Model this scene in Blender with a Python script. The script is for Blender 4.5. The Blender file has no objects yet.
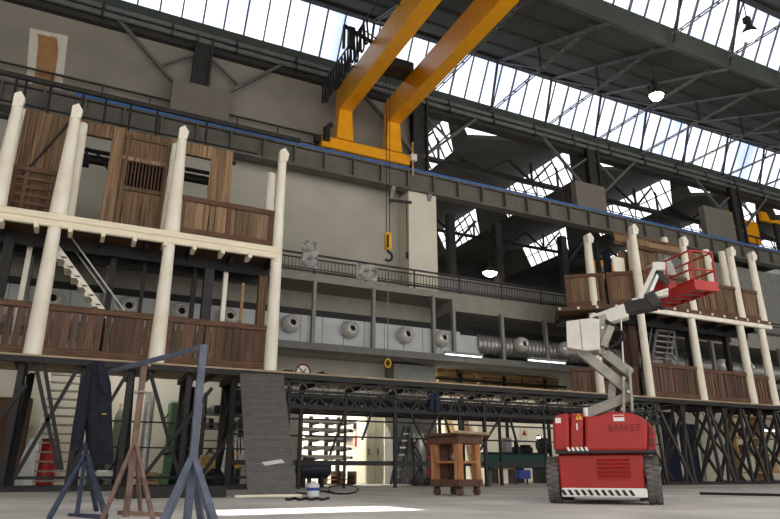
import bpy, math, random
from mathutils import Vector as V, Matrix
random.seed(7)
C = bpy.context.scene.collection
# ------------------------------------------------------------------ camera model (metres, z up, back wall along X)
F = 637.0; PIT = math.radians(18.53); YAW = math.radians(25.96); H = 0.52
_cp, _sp, _cy, _sy = math.cos(PIT), math.sin(PIT), math.cos(YAW), math.sin(YAW)
def ray(px, py):
    x = (px-390)/F; u = (259.5-py)/F; fw = _cp-u*_sp
    return V((_sy*fw+_cy*x, _cy*fw-_sy*x, _sp+u*_cp))
O = V((0, 0, H))
def PY(px, py, Y): d = ray(px, py); return O+d*(Y/d.y)
def PZ(px, py, Z): d = ray(px, py); return O+d*((Z-H)/d.z)
def PP(px, py, q, n): d = ray(px, py); return O+d*((V(q)-O).dot(V(n))/d.dot(V(n)))

# ------------------------------------------------------------------ materials
def s2l(c):
    return tuple(((v/255)/12.92 if v/255 <= .04045 else ((v/255+.055)/1.055)**2.4) for v in c)
MATS = {}
def mat(name, rgb, rough=.7, metal=0., var=.15, scale=3., stretch=(1, 1, 1), detail=4., bump=0., rgb2=None, emit=0., spec=.4, island=0.):
    m = bpy.data.materials.new(name); m.use_nodes = True; nt = m.node_tree; N = nt.nodes; L = nt.links
    b = N['Principled BSDF']; b.inputs['Roughness'].default_value = rough; b.inputs['Metallic'].default_value = metal
    b.inputs['Specular IOR Level'].default_value = spec
    tc = N.new('ShaderNodeTexCoord'); mp = N.new('ShaderNodeMapping'); mp.inputs['Scale'].default_value = stretch
    no = N.new('ShaderNodeTexNoise'); no.inputs['Scale'].default_value = scale; no.inputs['Detail'].default_value = detail
    rp = N.new('ShaderNodeValToRGB')
    c = s2l(rgb); d = s2l(rgb2) if rgb2 else tuple(v*(1-var*1.6) for v in c); e = tuple(min(1, v*(1+var)) for v in c)
    rp.color_ramp.elements[0].position = .3; rp.color_ramp.elements[0].color = (*d, 1)
    rp.color_ramp.elements[1].position = .7; rp.color_ramp.elements[1].color = (*e, 1)
    L.new(tc.outputs['Object'], mp.inputs['Vector']); L.new(mp.outputs[0], no.inputs['Vector'])
    L.new(no.outputs['Fac'], rp.inputs['Fac']); col = rp.outputs['Color']
    if island:
        ge = N.new('ShaderNodeNewGeometry'); mr = N.new('ShaderNodeMapRange'); mr.inputs['To Min'].default_value = 1-island; mr.inputs['To Max'].default_value = 1+island*.7
        mx = N.new('ShaderNodeMix'); mx.data_type = 'RGBA'; mx.blend_type = 'MULTIPLY'; mx.inputs['Factor'].default_value = 1
        L.new(ge.outputs['Random Per Island'], mr.inputs['Value']); L.new(col, mx.inputs[6]); L.new(mr.outputs[0], mx.inputs[7]); col = mx.outputs[2]
    L.new(col, b.inputs['Base Color'])
    if bump:
        bp = N.new('ShaderNodeBump'); bp.inputs['Strength'].default_value = bump; bp.inputs['Distance'].default_value = .02
        L.new(no.outputs['Fac'], bp.inputs['Height']); L.new(bp.outputs[0], b.inputs['Normal'])
    if emit:
        L.new(rp.outputs['Color'], b.inputs['Emission Color']); b.inputs['Emission Strength'].default_value = emit
    MATS[name] = m
    return m
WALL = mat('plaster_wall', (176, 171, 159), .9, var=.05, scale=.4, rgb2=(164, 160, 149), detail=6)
WALLU = mat('shaded_upper_plaster', (136, 130, 120), .9, var=.05, scale=.4, rgb2=(122, 117, 108), detail=6)  # wall plaster darkened: the dimmer light up high is put into its colour
WALLW = mat('white_plaster', (214, 208, 192), .9, var=.04, scale=.7)
FLOOR = mat('concrete_floor', (206, 201, 194), .7, var=.1, scale=.55, detail=9, rgb2=(168, 163, 157), bump=.05)
CEIL = mat('ceiling_board', (72, 74, 67), .9, var=.08, scale=1.2)
CEILD = mat('hall_ceiling_board', (66, 66, 62), .9, var=.08, scale=1.2)
STRIP = mat('gutter_panel', (62, 68, 60), .8, var=.1, scale=.8)
STEEL = mat('roof_steel', (92, 94, 92), .6, var=.12, scale=3)
STEELL = mat('pale_steel_rod', (116, 117, 116), .5, var=.15, scale=4)
DSTEEL = mat('dark_steel', (48, 47, 46), .6, var=.25, scale=4)
BLACK = mat('black_steel', (29, 28, 28), .6, var=.25, scale=5)
GREY = mat('grey_paint', (128, 128, 122), .6, var=.1, scale=3)
BEAMM = mat('beam_grey', (98, 96, 89), .7, var=.12, scale=1.5)
GALL = mat('gallery_paint', (138, 134, 124), .8, var=.08, scale=2)
DUCT = mat('pale_duct', (176, 180, 182), .55, var=.06, scale=1.5)
ALU = mat('aluminium', (190, 190, 186), .35, .8, var=.1, scale=6)
SPIRAL = mat('spiral_duct', (150, 150, 146), .4, .6, var=.1, scale=2)
NOZ = mat('nozzle_metal', (206, 204, 198), .32, .35, var=.06, scale=3)
HOLE = mat('dark_throat', (12, 12, 12), .9, var=.1)
CREAM = mat('cream_paint', (246, 241, 230), .65, var=.03, scale=2.2, stretch=(1, 1, .4), rgb2=(232, 222, 202), detail=6)
PINE = mat('pine_boards', (242, 231, 206), .7, var=.08, scale=3, stretch=(.4, 6, 6))
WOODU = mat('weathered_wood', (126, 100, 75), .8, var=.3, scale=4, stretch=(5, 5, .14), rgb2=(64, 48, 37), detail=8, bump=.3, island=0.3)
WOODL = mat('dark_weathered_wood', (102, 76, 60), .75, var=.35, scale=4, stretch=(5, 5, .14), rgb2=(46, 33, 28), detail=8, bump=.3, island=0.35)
WOODR = mat('rail_wood', (104, 76, 58), .8, var=.3, scale=4, stretch=(.5, 7, 7), rgb2=(66, 46, 36), detail=8, bump=.3)
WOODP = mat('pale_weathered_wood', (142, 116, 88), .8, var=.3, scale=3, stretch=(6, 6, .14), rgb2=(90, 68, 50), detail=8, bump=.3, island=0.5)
PLY = mat('deck_plywood', (176, 156, 130), .8, var=.2, scale=2, stretch=(1, 3, 3))
YEL = mat('crane_yellow', (232, 158, 16), .38, var=.05, scale=2, spec=.6)
YELD = mat('hook_yellow', (226, 170, 30), .5, var=.1)
BLUE = mat('blue_rail', (62, 104, 168), .5, var=.15, scale=2)
RED = mat('lift_red', (166, 38, 32), .45, var=.1, scale=2.5, detail=6)
REDD = mat('embossed_red', (112, 26, 23), .5, var=.1)
WHITEP = mat('lift_white', (214, 210, 200), .5, var=.08, scale=4, detail=6)
ARMG = mat('arm_grey', (158, 154, 144), .55, var=.14, scale=5, detail=6)
RUB = mat('tyre_rubber', (106, 102, 98), .9, var=.2, scale=8)
STICKW = mat('white_sticker', (232, 230, 226), .6, var=.02)
STICKY = mat('yellow_sticker', (240, 186, 40), .6, var=.02)
RAMPM = mat('grey_rubber_sheet', (108, 105, 103), .85, var=.12, scale=4, detail=6)
RACKB = mat('blue_grey_steel', (84, 91, 107), .5, var=.2, scale=6, detail=6)
RACKN = mat('navy_steel', (54, 62, 84), .55, var=.25, scale=6)
RACKR = mat('brown_steel', (118, 94, 82), .6, var=.25, scale=6, rgb2=(86, 64, 56))
COAT = mat('navy_cloth', (24, 27, 38), .95, var=.3, scale=9)
CARTW = mat('pine_cart_wood', (188, 134, 88), .75, var=.2, scale=3, stretch=(6, 6, .6), rgb2=(142, 92, 58))
CARTD = mat('dark_cart_wood', (104, 74, 58), .8, var=.3, scale=4, stretch=(.6, 5, 5), rgb2=(70, 48, 38))
GREEN = mat('machine_green', (92, 126, 94), .5, var=.1)
TEAL = mat('machine_teal', (36, 84, 82), .5, var=.1)
GASG = mat('cylinder_green', (122, 132, 110), .5, var=.1)
PLAST = mat('translucent_plastic', (214, 216, 218), .35, var=.05)
BLUEL = mat('blue_label', (48, 74, 150), .6, var=.05)
TANK = mat('tank_blue_black', (40, 44, 56), .5, var=.1)
NAVY = mat('navy_panel', (32, 38, 62), .8, var=.1)
MESHP = mat('mesh_plate', (112, 106, 100), .8, var=.08, scale=12)
PATCH = mat('brown_patch', (150, 112, 76), .9, var=.1, scale=2)
PATCHW = mat('pale_patch', (196, 190, 178), .9, var=.05, scale=2)
BEIGE = mat('beige_cabinet', (196, 192, 172), .7, var=.05)
GOLD = mat('timber_crate', (186, 152, 104), .8, var=.2, scale=2, stretch=(1, 4, 4), rgb2=(140, 108, 70), island=0.25)
FIRE = mat('extinguisher_red', (160, 34, 30), .4, var=.05)
LENSE = mat('lamp_glow', (255, 236, 206), .5, var=.0, emit=26.)
TUBE = mat('fluorescent_glow', (236, 246, 255), .5, var=.0, emit=4.)
SKYR = mat('rear_skylight_glass', (248, 249, 255), .5, var=.02, emit=9.0)
SKYF = mat('hall_skylight_glass', (248, 249, 255), .5, var=.02, scale=.6, emit=1.7)
SKY = mat('skylight_glass', (244, 247, 255), .5, var=.04, scale=.45, stretch=(1, .2, .2), rgb2=(160, 176, 214), emit=1.55)

# ------------------------------------------------------------------ mesh helpers
class MB:
    def __init__(s, M=None): s.v = []; s.f = []; s.M = M; s.sm = []
    def add(s, vs, fs, smooth=False):
        b = len(s.v)
        s.v += [(s.M @ V(p)) if s.M else V(p) for p in vs]
        s.f += [[b+i for i in f] for f in fs]; s.sm += [smooth]*len(fs); return s
    def box(s, x0, x1, y0, y1, z0, z1):
        return s.add([(x0,y0,z0),(x1,y0,z0),(x1,y1,z0),(x0,y1,z0),(x0,y0,z1),(x1,y0,z1),(x1,y1,z1),(x0,y1,z1)],
              [(0,3,2,1),(4,5,6,7),(0,1,5,4),(1,2,6,5),(2,3,7,6),(3,0,4,7)])
    def cbox(s, c, dx, dy, dz): return s.box(c[0]-dx/2, c[0]+dx/2, c[1]-dy/2, c[1]+dy/2, c[2]-dz/2, c[2]+dz/2)
    def bbox(s, x0, x1, y0, y1, z0, z1, r=.02):
        r = min(r, (x1-x0)*.45, (y1-y0)*.45, (z1-z0)*.45); rings = []
        for z, k in ((z0, r), (z0+r, 0), (z1-r, 0), (z1, r)):
            q = r
            a0, a1, b0, b1 = x0+k, x1-k, y0+k, y1-k
            c = q if k == 0 else 0
            rings.append([(a0+c,b0,z),(a1-c,b0,z),(a1,b0+c,z),(a1,b1-c,z),(a1-c,b1,z),(a0+c,b1,z),(a0,b1-c,z),(a0,b0+c,z)])
        vs = [p for r_ in rings for p in r_]; fs = []
        for i in range(3):
            for j in range(8):
                k = (j+1) % 8; fs.append((i*8+j, i*8+k, i*8+8+k, i*8+8+j))
        fs.append(tuple(range(7, -1, -1))); fs.append(tuple(range(24, 32)))
        return s.add(vs, fs)
    def bar(s, p, q, w, h=None, up=(0, 0, 1)):
        p, q = V(p), V(q); h = h or w; d = (q-p).normalized(); u = V(up)
        if abs(d.dot(u)) > .98: u = V((0, 1, 0))
        a = d.cross(u).normalized()*w/2; b = a.cross(d).normalized()*h/2
        vs = [p-a-b, p+a-b, p+a+b, p-a+b, q-a-b, q+a-b, q+a+b, q-a+b]
        return s.add(vs, [(0,3,2,1),(4,5,6,7),(0,1,5,4),(1,2,6,5),(2,3,7,6),(3,0,4,7)])
    def tube(s, p, q, r0, r1=None, n=10, cap=True):
        p, q = V(p), V(q); r1 = r0 if r1 is None else r1; d = (q-p).normalized()
        u = V((0,0,1)) if abs(d.z) < .9 else V((1,0,0)); a = d.cross(u).normalized(); b = d.cross(a)
        vs = []; fs = []
        for c, r in ((p, r0), (q, r1)):
            vs += [c+(a*math.cos(t*2*math.pi/n)+b*math.sin(t*2*math.pi/n))*r for t in range(n)]
        for i in range(n): j = (i+1) % n; fs.append((i, j, n+j, n+i))
        s.add(vs, fs, True)
        if cap: s.add(vs, [tuple(range(n-1, -1, -1)), tuple(range(n, 2*n))])
        return s
    def path(s, pts, r, n=6):
        for a, b in zip(pts, pts[1:]): s.tube(a, b, r, n=n)
        return s
    def lathe(s, prof, c, axis=(0, 0, 1), n=20):
        d = V(axis).normalized(); u = V((0,0,1)) if abs(d.z) < .9 else V((1,0,0)); a = d.cross(u).normalized(); b = d.cross(a)
        c = V(c); vs = []; fs = []
        for r, z in prof: vs += [c+d*z+(a*math.cos(t*2*math.pi/n)+b*math.sin(t*2*math.pi/n))*max(r, 1e-4) for t in range(n)]
        for k in range(len(prof)-1):
            for i in range(n): j = (i+1) % n; fs.append((k*n+i, k*n+j, k*n+n+j, k*n+n+i))
        return s.add(vs, fs, True)
    def prism(s, pts, vec):
        n = len(pts); vec = V(vec); vs = [V(p) for p in pts]+[V(p)+vec for p in pts]
        fs = [tuple(range(n-1, -1, -1)), tuple(range(n, 2*n))]+[(i, (i+1) % n, n+(i+1) % n, n+i) for i in range(n)]
        return s.add(vs, fs)
    def loft(s, rings, smooth=True, cap=True):
        n = len(rings[0]); vs = [V(p) for r in rings for p in r]; fs = []
        for k in range(len(rings)-1):
            for i in range(n): j = (i+1) % n; fs.append((k*n+i, k*n+j, k*n+n+j, k*n+n+i))
        s.add(vs, fs, smooth)
        if cap: s.add(vs, [tuple(range(n-1, -1, -1)), tuple(range((len(rings)-1)*n, len(rings)*n))])
        return s
    def build(s, name, m, parent=None, label=None):
        me = bpy.data.meshes.new(name)
        o = bpy.data.objects.new(name, me); C.objects.link(o)
        off = V((0, 0, 0))
        if parent is not None:
            p = parent
            while p is not None: off += V(p.location); p = p.parent
            o.parent = parent
        else:
            xs = [p.x for p in s.v]; ys = [p.y for p in s.v]; zs = [p.z for p in s.v]
            off = V(((min(xs)+max(xs))/2, (min(ys)+max(ys))/2, min(zs))); o.location = off
        me.from_pydata([p-off for p in s.v], [], s.f); me.materials.append(m)
        me.polygons.foreach_set('use_smooth', s.sm)
        import bmesh
        bm = bmesh.new(); bm.from_mesh(me); bmesh.ops.recalc_face_normals(bm, faces=bm.faces); bm.to_mesh(me); bm.free()
        if label: o['label'] = label
        return o
class Parts:
    def __init__(s, name, m, parent, M=None): s.a = (name, m, parent); s.M = M; s.n = 0
    def _go(s, fn, a, k):
        o = getattr(MB(s.M), fn)(*a, **k).build(*s.a); s.n += 1; return o
    def box(s, *a, **k): return s._go('box', a, k)
    def bbox(s, *a, **k): return s._go('bbox', a, k)
    def bar(s, *a, **k): return s._go('bar', a, k)
    def tube(s, *a, **k): return s._go('tube', a, k)
    def prism(s, *a, **k): return s._go('prism', a, k)
def thing(name, label, cat, loc=(0, 0, 0), group=None):
    o = bpy.data.objects.new(name, None); C.objects.link(o); o.location = loc
    o['label'] = label; o['category'] = cat
    if group: o['group'] = group
    return o
def tag(o, label, cat, group=None, kind=None):
    o['label'] = label; o['category'] = cat
    if group: o['group'] = group
    if kind: o['kind'] = kind
    return o
def struct(o, label=None):
    o['kind'] = 'structure'
    if label: o['label'] = label
    return o
def frame(P, X, Y=None, Z=(0, 0, 1)):
    X = V(X).normalized(); Z = V(Z); Y = Z.cross(X).normalized()
    return Matrix(((X.x, Y.x, Z.x, P[0]), (X.y, Y.y, Z.y, P[1]), (X.z, Y.z, Z.z, P[2]), (0, 0, 0, 1)))
def text_mb(txt, size, ext, M):
    cu = bpy.data.curves.new('lettering', 'FONT'); cu.body = txt; cu.size = size; cu.extrude = ext; cu.align_x = 'CENTER'; cu.align_y = 'CENTER'
    o = bpy.data.objects.new('lettering', cu); C.objects.link(o)
    dg = bpy.context.evaluated_depsgraph_get(); me = bpy.data.meshes.new_from_object(o.evaluated_get(dg))
    mb = MB(M); mb.add([v.co.copy() for v in me.vertices], [tuple(p.vertices) for p in me.polygons])
    bpy.data.objects.remove(o); bpy.data.meshes.remove(me); return mb

YS = 22.4                     # front plane of the wooden set
ZD, ZU0, ZU1 = 3.93, 8.15, 8.57   # stage deck, underside and top of the set's upper floor

# ------------------------------------------------------------------ setting
struct(MB().box(-26, 72, -14, 56, -.3, 0).build('floor', FLOOR), 'grey stained concrete floor of the workshop')
YW = 30.0
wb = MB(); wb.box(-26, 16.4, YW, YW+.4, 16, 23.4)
struct(wb.build('wall_upper', WALLU), 'plaster back wall above the crane rail, darkened as if in dimmer light')
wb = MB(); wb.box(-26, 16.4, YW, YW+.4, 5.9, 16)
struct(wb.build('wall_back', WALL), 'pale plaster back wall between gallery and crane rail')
struct(MB().box(-26, 6.6, YW, YW+.4, 0, 5.9).build('wall_ground', WALLW), 'pale wall under the gallery at left')
wg = MB(); wg.box(6.6, 16.5, YW, YW+.3, 3.35, 5.9); wg.box(6.6, 10.0, YW, YW+.3, 0, 3.35)
struct(wg.build('wall_lower', WALL), 'beige wall above the bright doorway opening under the gallery')
struct(MB().box(6.6, 72, 36, 36.3, 0, 6.3).build('wall_rear', WALLW), 'pale wall at the back of the recess under the gallery')
struct(MB().box(6.3, 6.6, YW, 36, 0, 6.2).build('wall_side', WALLW))
struct(MB().box(-26, 72, 55, 55.3, 0, 24).build('wall_far', DSTEEL), 'far grey wall of the neighbouring hall')
struct(MB().box(-26.4, -26, -14, 56, 0, 27).build('wall_left', WALL))
struct(MB().box(72, 72.4, -14, 56, 0, 27).build('wall_right', GREY))
# sawtooth roof of the main hall
PER = 10.78
def saw_section(k):
    y0 = YW-PER*k; ridge = y0-1.5; ynext = y0-PER
    return y0, ridge, ynext
for k in range(4):
    y0, yr, yn = saw_section(k)
    w = MB().add([(-26, y0, 23.45), (72, y0, 23.45), (72, yr, 26.0), (-26, yr, 26.0)], [(0, 1, 2, 3)])
    g = struct(w.build('window_%d' % (k+1), SKY if k < 2 else SKYR), ['long sawtooth skylight nearest the back wall', 'long sawtooth skylight nearer the viewer', 'rear skylight', 'rear skylight'][k])
    if k < 2:
        b = MB(); n = 0; x = -12.
        dirv = V((0, yr-y0, 2.55)).normalized()
        while x < 66:
            r = .17 if n % 4 == 0 else .085
            b.bar((x, y0-.06, 23.4), (x, yr-.06, 26.05), r, .08, up=(1, 0, 0)); x += 1.1; n += 1
        b.bar((-26, y0-.08, 23.72), (72, y0-.08, 23.72), .07, .08)
        b.build('glazing_bars', STEEL, g)
    # dark panel strip below the glazing, gutter beam
    struct(MB().box(-26, 72, y0-.02, y0+.2, 22.2, 23.45).build('trim_%d' % (k+1), STRIP), 'dark green panel strip under a skylight')
    # ceiling board sloping from ridge down to the next gutter
    if k == 2:   # unseen opening added over the camera, shaped so the sun makes the floor patch
        pass
    zr, zn = 26.05, 22.3
    def zat(y): return zr+(zn-zr)*((yr-y)/(yr-yn))
    parts = [(-26, 72, yn, yr)]
    if k == 2:
        hx0, hx1, hy0, hy1 = 5.3, 8.3, 1.25, 2.5
        parts = [(-26, hx0, yn, yr), (hx1, 72, yn, yr), (hx0, hx1, yn, hy0), (hx0, hx1, hy1, yr)]
    cb = MB()
    for (xa, xb, ya, yb) in parts:
        lo = [(xa, ya, zat(ya)), (xb, ya, zat(ya)), (xb, yb, zat(yb)), (xa, yb, zat(yb))]
        cb.prism(lo, (0, 0, .35))
    struct(cb.build('ceiling' if k == 0 else 'ceiling_%d' % (k+1), CEIL), 'dark board ceiling slope between skylights')
    if k < 2:
        r = MB(); r.box(-26, 72, yr-.25, yr+.12, 25.75, 26.15)
        struct(r.build('trim_%d' % (k+6), DSTEEL), 'dark ridge beam over a skylight')
        rb = MB()
        for t in (.22, .45, .7): 
            y = yr+(yn-yr)*t; rb.box(-26, 72, y-.04, y+.04, zat(y)-.1, zat(y))
        struct(rb.build('trim_%d' % (k+8), CEIL), 'thin purlins along a ceiling slope')
# gutter beam + pipes at the back wall
gb = MB(); gb.box(-26, 72, YW-.35, YW+.3, 21.55, 22.2)
struct(gb.build('trim_5', DSTEEL), 'dark gutter beam along the top of the back wall')
for nm, z, y, r, lb in (('roof_pipe', 22.42, YW-.45, .13, 'upper of two grey pipes along the top of the back wall'), ('roof_pipe', 21.95, YW-.55, .14, 'lower of two grey pipes along the top of the back wall')):
    t = thing(nm, lb, 'pipe', (0, y, z))
    MB().tube((-26, y, z), (72, y, z), r, n=12).build('tube', STEEL, t)
    c = Parts('clamp', DSTEEL, t)
    for i in range(22): x = -8+i*3.3; c.box(x-.05, x+.05, y-.18, YW-.3, z-.18, z+.18)
# roof trusses
TL = 'slender paired rod roof truss spanning below the dark sawtooth ceiling'
for i in range(-2, 10):
    for k in range(2):
        x = 21.65+4.4*i-8.8*(i < -9)
        if k == 1 and (i < 1 or i > 8): continue
        y0, yr, yn = saw_section(k); yd = y0-5.5; zc = 22.7
        t = thing('roof_truss', TL, 'roof truss', (x, y0-.4, zc), 'roof trusses below the sawtooth ceiling')
        c = MB()
        for s_ in (-.09, .09): c.bar((x+s_, y0-.3, zc), (x+s_, yn+.2, zc), .05, .06)
        j = y0-.8
        while j > yn: c.box(x-.12, x+.12, j-.04, j+.04, zc-.03, zc+.03); j -= 1.1
        c.build('bottom_chord', STEELL, t)
        def zz(y): return 26.05+(22.3-26.05)*((yr-y)/(yr-yn))-.22
        c = MB()
        for s_ in (-.11, .11): c.bar((x+s_, yr, zz(yr)), (x+s_, yn, zz(yn)), .05, .06)
        j = yr-.4; q = 0
        while j > yn+.6: c.bar((x-.11 if q % 2 else x+.11, j, zz(j)), (x+.11 if q % 2 else x-.11, j-.5, zz(j-.5)), .03, .03); j -= .5; q += 1
        c.build('top_chord', STEELL, t)
        MB().bar((x, yd, zc), (x, yd, zz(yd)), .1).build('post', DSTEEL, t)
        MB().bar((x, yr, zz(yr)), (x, yd, zc), .07).build('diagonal', STEELL, t)
        MB().bar((x, y0-.25, zc-.5), (x, yr, zz(yr)), .12).build('mullion_post', DSTEEL, t)

# neighbouring hall roof: sheds run the other way
for k in range(-1, 5):
    xb = 20.4+10.2*k; xa = xb-.95
    for sg, (ya, yb) in enumerate(((31.4, 40.2), (43.6, 50.2))):
        q = MB().add([(xb, ya+.9, 20.85), (xb, yb, 20.85), (xa, yb, 22.75), (xa, ya, 22.75)], [(0, 1, 2, 3)])
        g = struct(q.build('window_%d' % (k*2+sg+7), SKYF), 'sawtooth skylight of the neighbouring hall')
        b = MB(); y = ya+.9
        while y < yb: b.bar((xb-.08, y, 20.8), (xa-.08, y, 22.8), .12, .06, up=(0, 1, 0)); y += .95
        b.bar((xb-.55, ya, 21.8), (xb-.55, yb, 21.8), .1, .06)
        b.build('glazing_bars', BLACK, g)
    fl = MB()
    for (ya, yb, yc) in ((30.4, 31.4, 32.3), (40.2, 43.6, 44.5), (50.2, 55, 55)): fl.prism([(xb, ya if ya > 31 else 30.4, 20.85), (xb, yc, 20.85), (xa, yb, 22.75), (xa, ya, 22.75)], (.08, 0, 0))
    struct(fl.build('trim_%d' % (k+20), CEILD))
    s2 = MB().prism([(xb, 30.4, 20.85), (xb, 55, 20.85), (xb+9.25, 55, 22.75), (xb+9.25, 30.4, 22.75)], (0, 0, .3))
    struct(s2.build('ceiling_%d' % (k+12), CEILD))
for y, lb in ((33.2, 'near dark roof truss of the neighbouring hall crossing its skylights'), (38.6, 'second dark roof truss of the neighbouring hall crossing its skylights'), (44.5, 'third dark roof truss of the neighbouring hall, farther back')):
    t = thing('hall_truss', lb, 'roof truss', (40, y, 20.3))
    MB().box(11, 72, y-.08, y+.08, 20.35, 20.6).build('bottom_chord', BLACK, t)
    w = Parts('web_bar', BLACK, t)
    for k in range(0, 6):
        xb = 20.4+10.2*k
        for (xa_, za), (xc, zc) in (((xb-.5, 22.5), (xb+1.5, 20.5)), ((xb-1, 22.5), (xb-3, 20.5)), ((xb-3, 20.5), (xb-3, 22)), ((xb-5, 21.8), (xb-3, 20.5)), ((xb-5, 21.8), (xb-7, 20.5)), ((xb-9, 21), (xb-7, 20.5)), ((xb-.6, 22.6), (xb-.6, 20.5))):
            w.bar((xa_, y, za), (xc, y, zc), .14)

# ------------------------------------------------------------------ back wall fittings
# crane runway beam
YR = 28.9
rl = thing('crane_runway_beam', 'long grey steel crane runway girder with blue rail along the back wall', 'crane beam', (20, YR, 15.5))
w = MB(); w.box(-26, 72, YR-.05, YR+.05, 15.6, 16.7); w.box(-26, 72, YR-.3, YR+.3, 15.5, 15.62); w.box(-26, 72, YR-.25, YR+.25, 16.62, 16.72)
w.build('web', BEAMM, rl)
s_ = Parts('stiffener', BEAMM, rl)
for i in range(40): x = -8+i*1.65; s_.box(x-.04, x+.04, YR-.3, YR-.05, 15.55, 16.65)
MB().box(-1.9, 72, YR-.14, YR+.14, 16.72, 16.92).build('rail', BLUE, rl, 'blue painted crane rail')
# bracket corbels under the beam at the pillar
w = Parts('bracket', GREY, rl)
for x in (14.2, 16.5): w.prism([(x-.12, YR-.25, 15.5), (x-.12, YR+.2, 14.6), (x-.12, YR+.2, 15.5)], (.24, 0, 0))
# service walkway railing behind the rail
t = thing('walkway_railing', 'dark thin handrail of the service walkway above the crane rail', 'railing', (20, 29.7, 16.9))
MB().bar((-26, 29.6, 18.1), (72, 29.6, 18.1), .08).build('top_rail', DSTEEL, t)
MB().bar((-26, 29.6, 17.5), (72, 29.6, 17.5), .05).build('middle_rail', DSTEEL, t)
p = Parts('post', DSTEEL, t)
for i in range(30): x = -7.3+i*2.15; p.bar((x, 29.6, 16.7), (x, 29.6, 18.1), .06)
MB().box(-26, 72, 29.1, 29.95, 16.55, 16.7).build('walkway_grating', DSTEEL, t)
# conductor bar frame in front, at the left
t = thing('cable_tray_frame', 'dark hanging cable tray frame above the left wooden set', 'cable tray', (0, 27, 15))
a0 = PY(16.7, 76.8, 27); a1 = PY(300, 147, 27)
MB().bar((-8, 27, a0.z+.06), (a1.x, 27, a0.z+.0), .16, .2).build('upper_beam', DSTEEL, t)
zl = PY(60, 128, 27).z
MB().bar((-8, 27, zl), (PY(235, 170, 27).x, 27, zl), .12, .16).build('lower_beam', BLACK, t)
zm = PY(60, 110, 27).z
MB().bar((-8, 27.2, zm), (a1.x-2, 27.2, zm), .06, .06).build('middle_rod', BLACK, t)
for px in (12, 22, 47, 80, 103, 128, 155, 205):
    x = PY(px, 100+px*.2, 27).x
    MB().bar((x, 27, a0.z-.1), (x+.05, 27, zl), .1, .06).build('hanger', BLACK, t)
# mesh cage boxes and dark roof columns on the wall top
def roof_column(px, lb, w=.75, zb=16.95, cage=None, y=29.55):
    x = PY(px, 20 if px < 300 else 120, y).x
    t = thing('roof_column', lb, 'column', (x, y, zb))
    s = MB(); s.box(x-w/2, x-w/2+.12, y-.25, y+.25, zb, 22.2); s.box(x+w/2-.12, x+w/2, y-.25, y+.25, zb, 22.2); s.box(x-w/2, x+w/2, y-.05, y+.1, zb, 22.2)
    s.build('shaft', DSTEEL, t)
    for sg in (-1, 1):
        MB().bar((x+sg*.2, y, 18.2), (x+sg*4.3, y, 22.0), .16).build('brace', STEEL, t); MB().bar((x+sg*.3, y, 21.2), (x+sg*2.0, y, 19.9), .12).build('brace', STEEL, t)
    if cage:
        c0, c1, z0, z1 = cage
        c = MB(); c.box(c0, c1, y-.55, y-.5, z0, z1); c.box(c1-.05, c1, y-.5, y-.1, z0, z1); c.box(c0, c0+.05, y-.5, y-.1, z0, z1); c.build('mesh_guard', MESHP, t)
    return t
y = 29.55
for px, cg, lb in ((207, (PY(173, 82, 29), PY(203, 115, 29)), 'dark roof column with mesh guard above the left wooden set'),
                   (419, None, 'dark roof column above the white pillar beside the crane'),
                   (587, (PY(575, 180, 29), PY(607, 208, 29)), 'dark roof column with mesh guard left of centre in the neighbouring hall opening'),
                   (719, (PY(703, 205, 29), PY(737, 238, 29)), 'dark roof column with mesh guard at far right above the set')):
    if px == 207: cage = (cg[0].x, PY(231, 95, 29).x, 17.0, PY(173, 78, 29).z)
    elif cg: cage = (cg[0].x, cg[1].x, 17.0, cg[0].z)
    else: cage = None
    roof_column(px, lb, 1.0 if px > 300 else .9, cage=cage)
# brown repair patch on the wall
def wallpoly(pts, y, jag=0.):
    out = []
    rj = random.Random(3)
    for (a, b) in zip(pts, pts[1:]+pts[:1]):
        for i in range(4 if jag else 1):
            q = PY(a[0]+(b[0]-a[0])*i/4, a[1]+(b[1]-a[1])*i/4, y); out.append((q.x+rj.uniform(-jag, jag), y, q.z+rj.uniform(-jag, jag)*.4))
    return out
tag(MB().prism(wallpoly([(30, 28), (68, 36), (62, 90), (26, 83)], 29.98), (0, .04, 0)).build('plaster_patch', PATCHW), 'pale repair patch of plaster around the brown patch, upper left wall', 'wall patch')
tag(MB().prism(wallpoly([(38.5, 34), (58, 38), (53.5, 88), (33, 84)], 29.965, .07), (0, .013, 0)).build('bare_plaster', PATCH), 'bare brown strip of wall inside the pale repair patch', 'wall patch')

# white pillar carrying the crane beam and the grey pillar foot
t = thing('crane_pillar', 'white square pillar carrying the crane beam where the back wall ends', 'pillar', (15.6, 29.3, 0))
xa_, xb_ = PY(409, 240, 28.85).x, PY(437, 240, 28.85).x
MB().box(xa_, xb_, 28.85, 29.98, 9.46, 15.5).build('shaft', WALLW, t)
MB().box(14.3, 16.7, 28.9, 29.98, 0, 5.78).build('foot', GREY, t)

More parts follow.
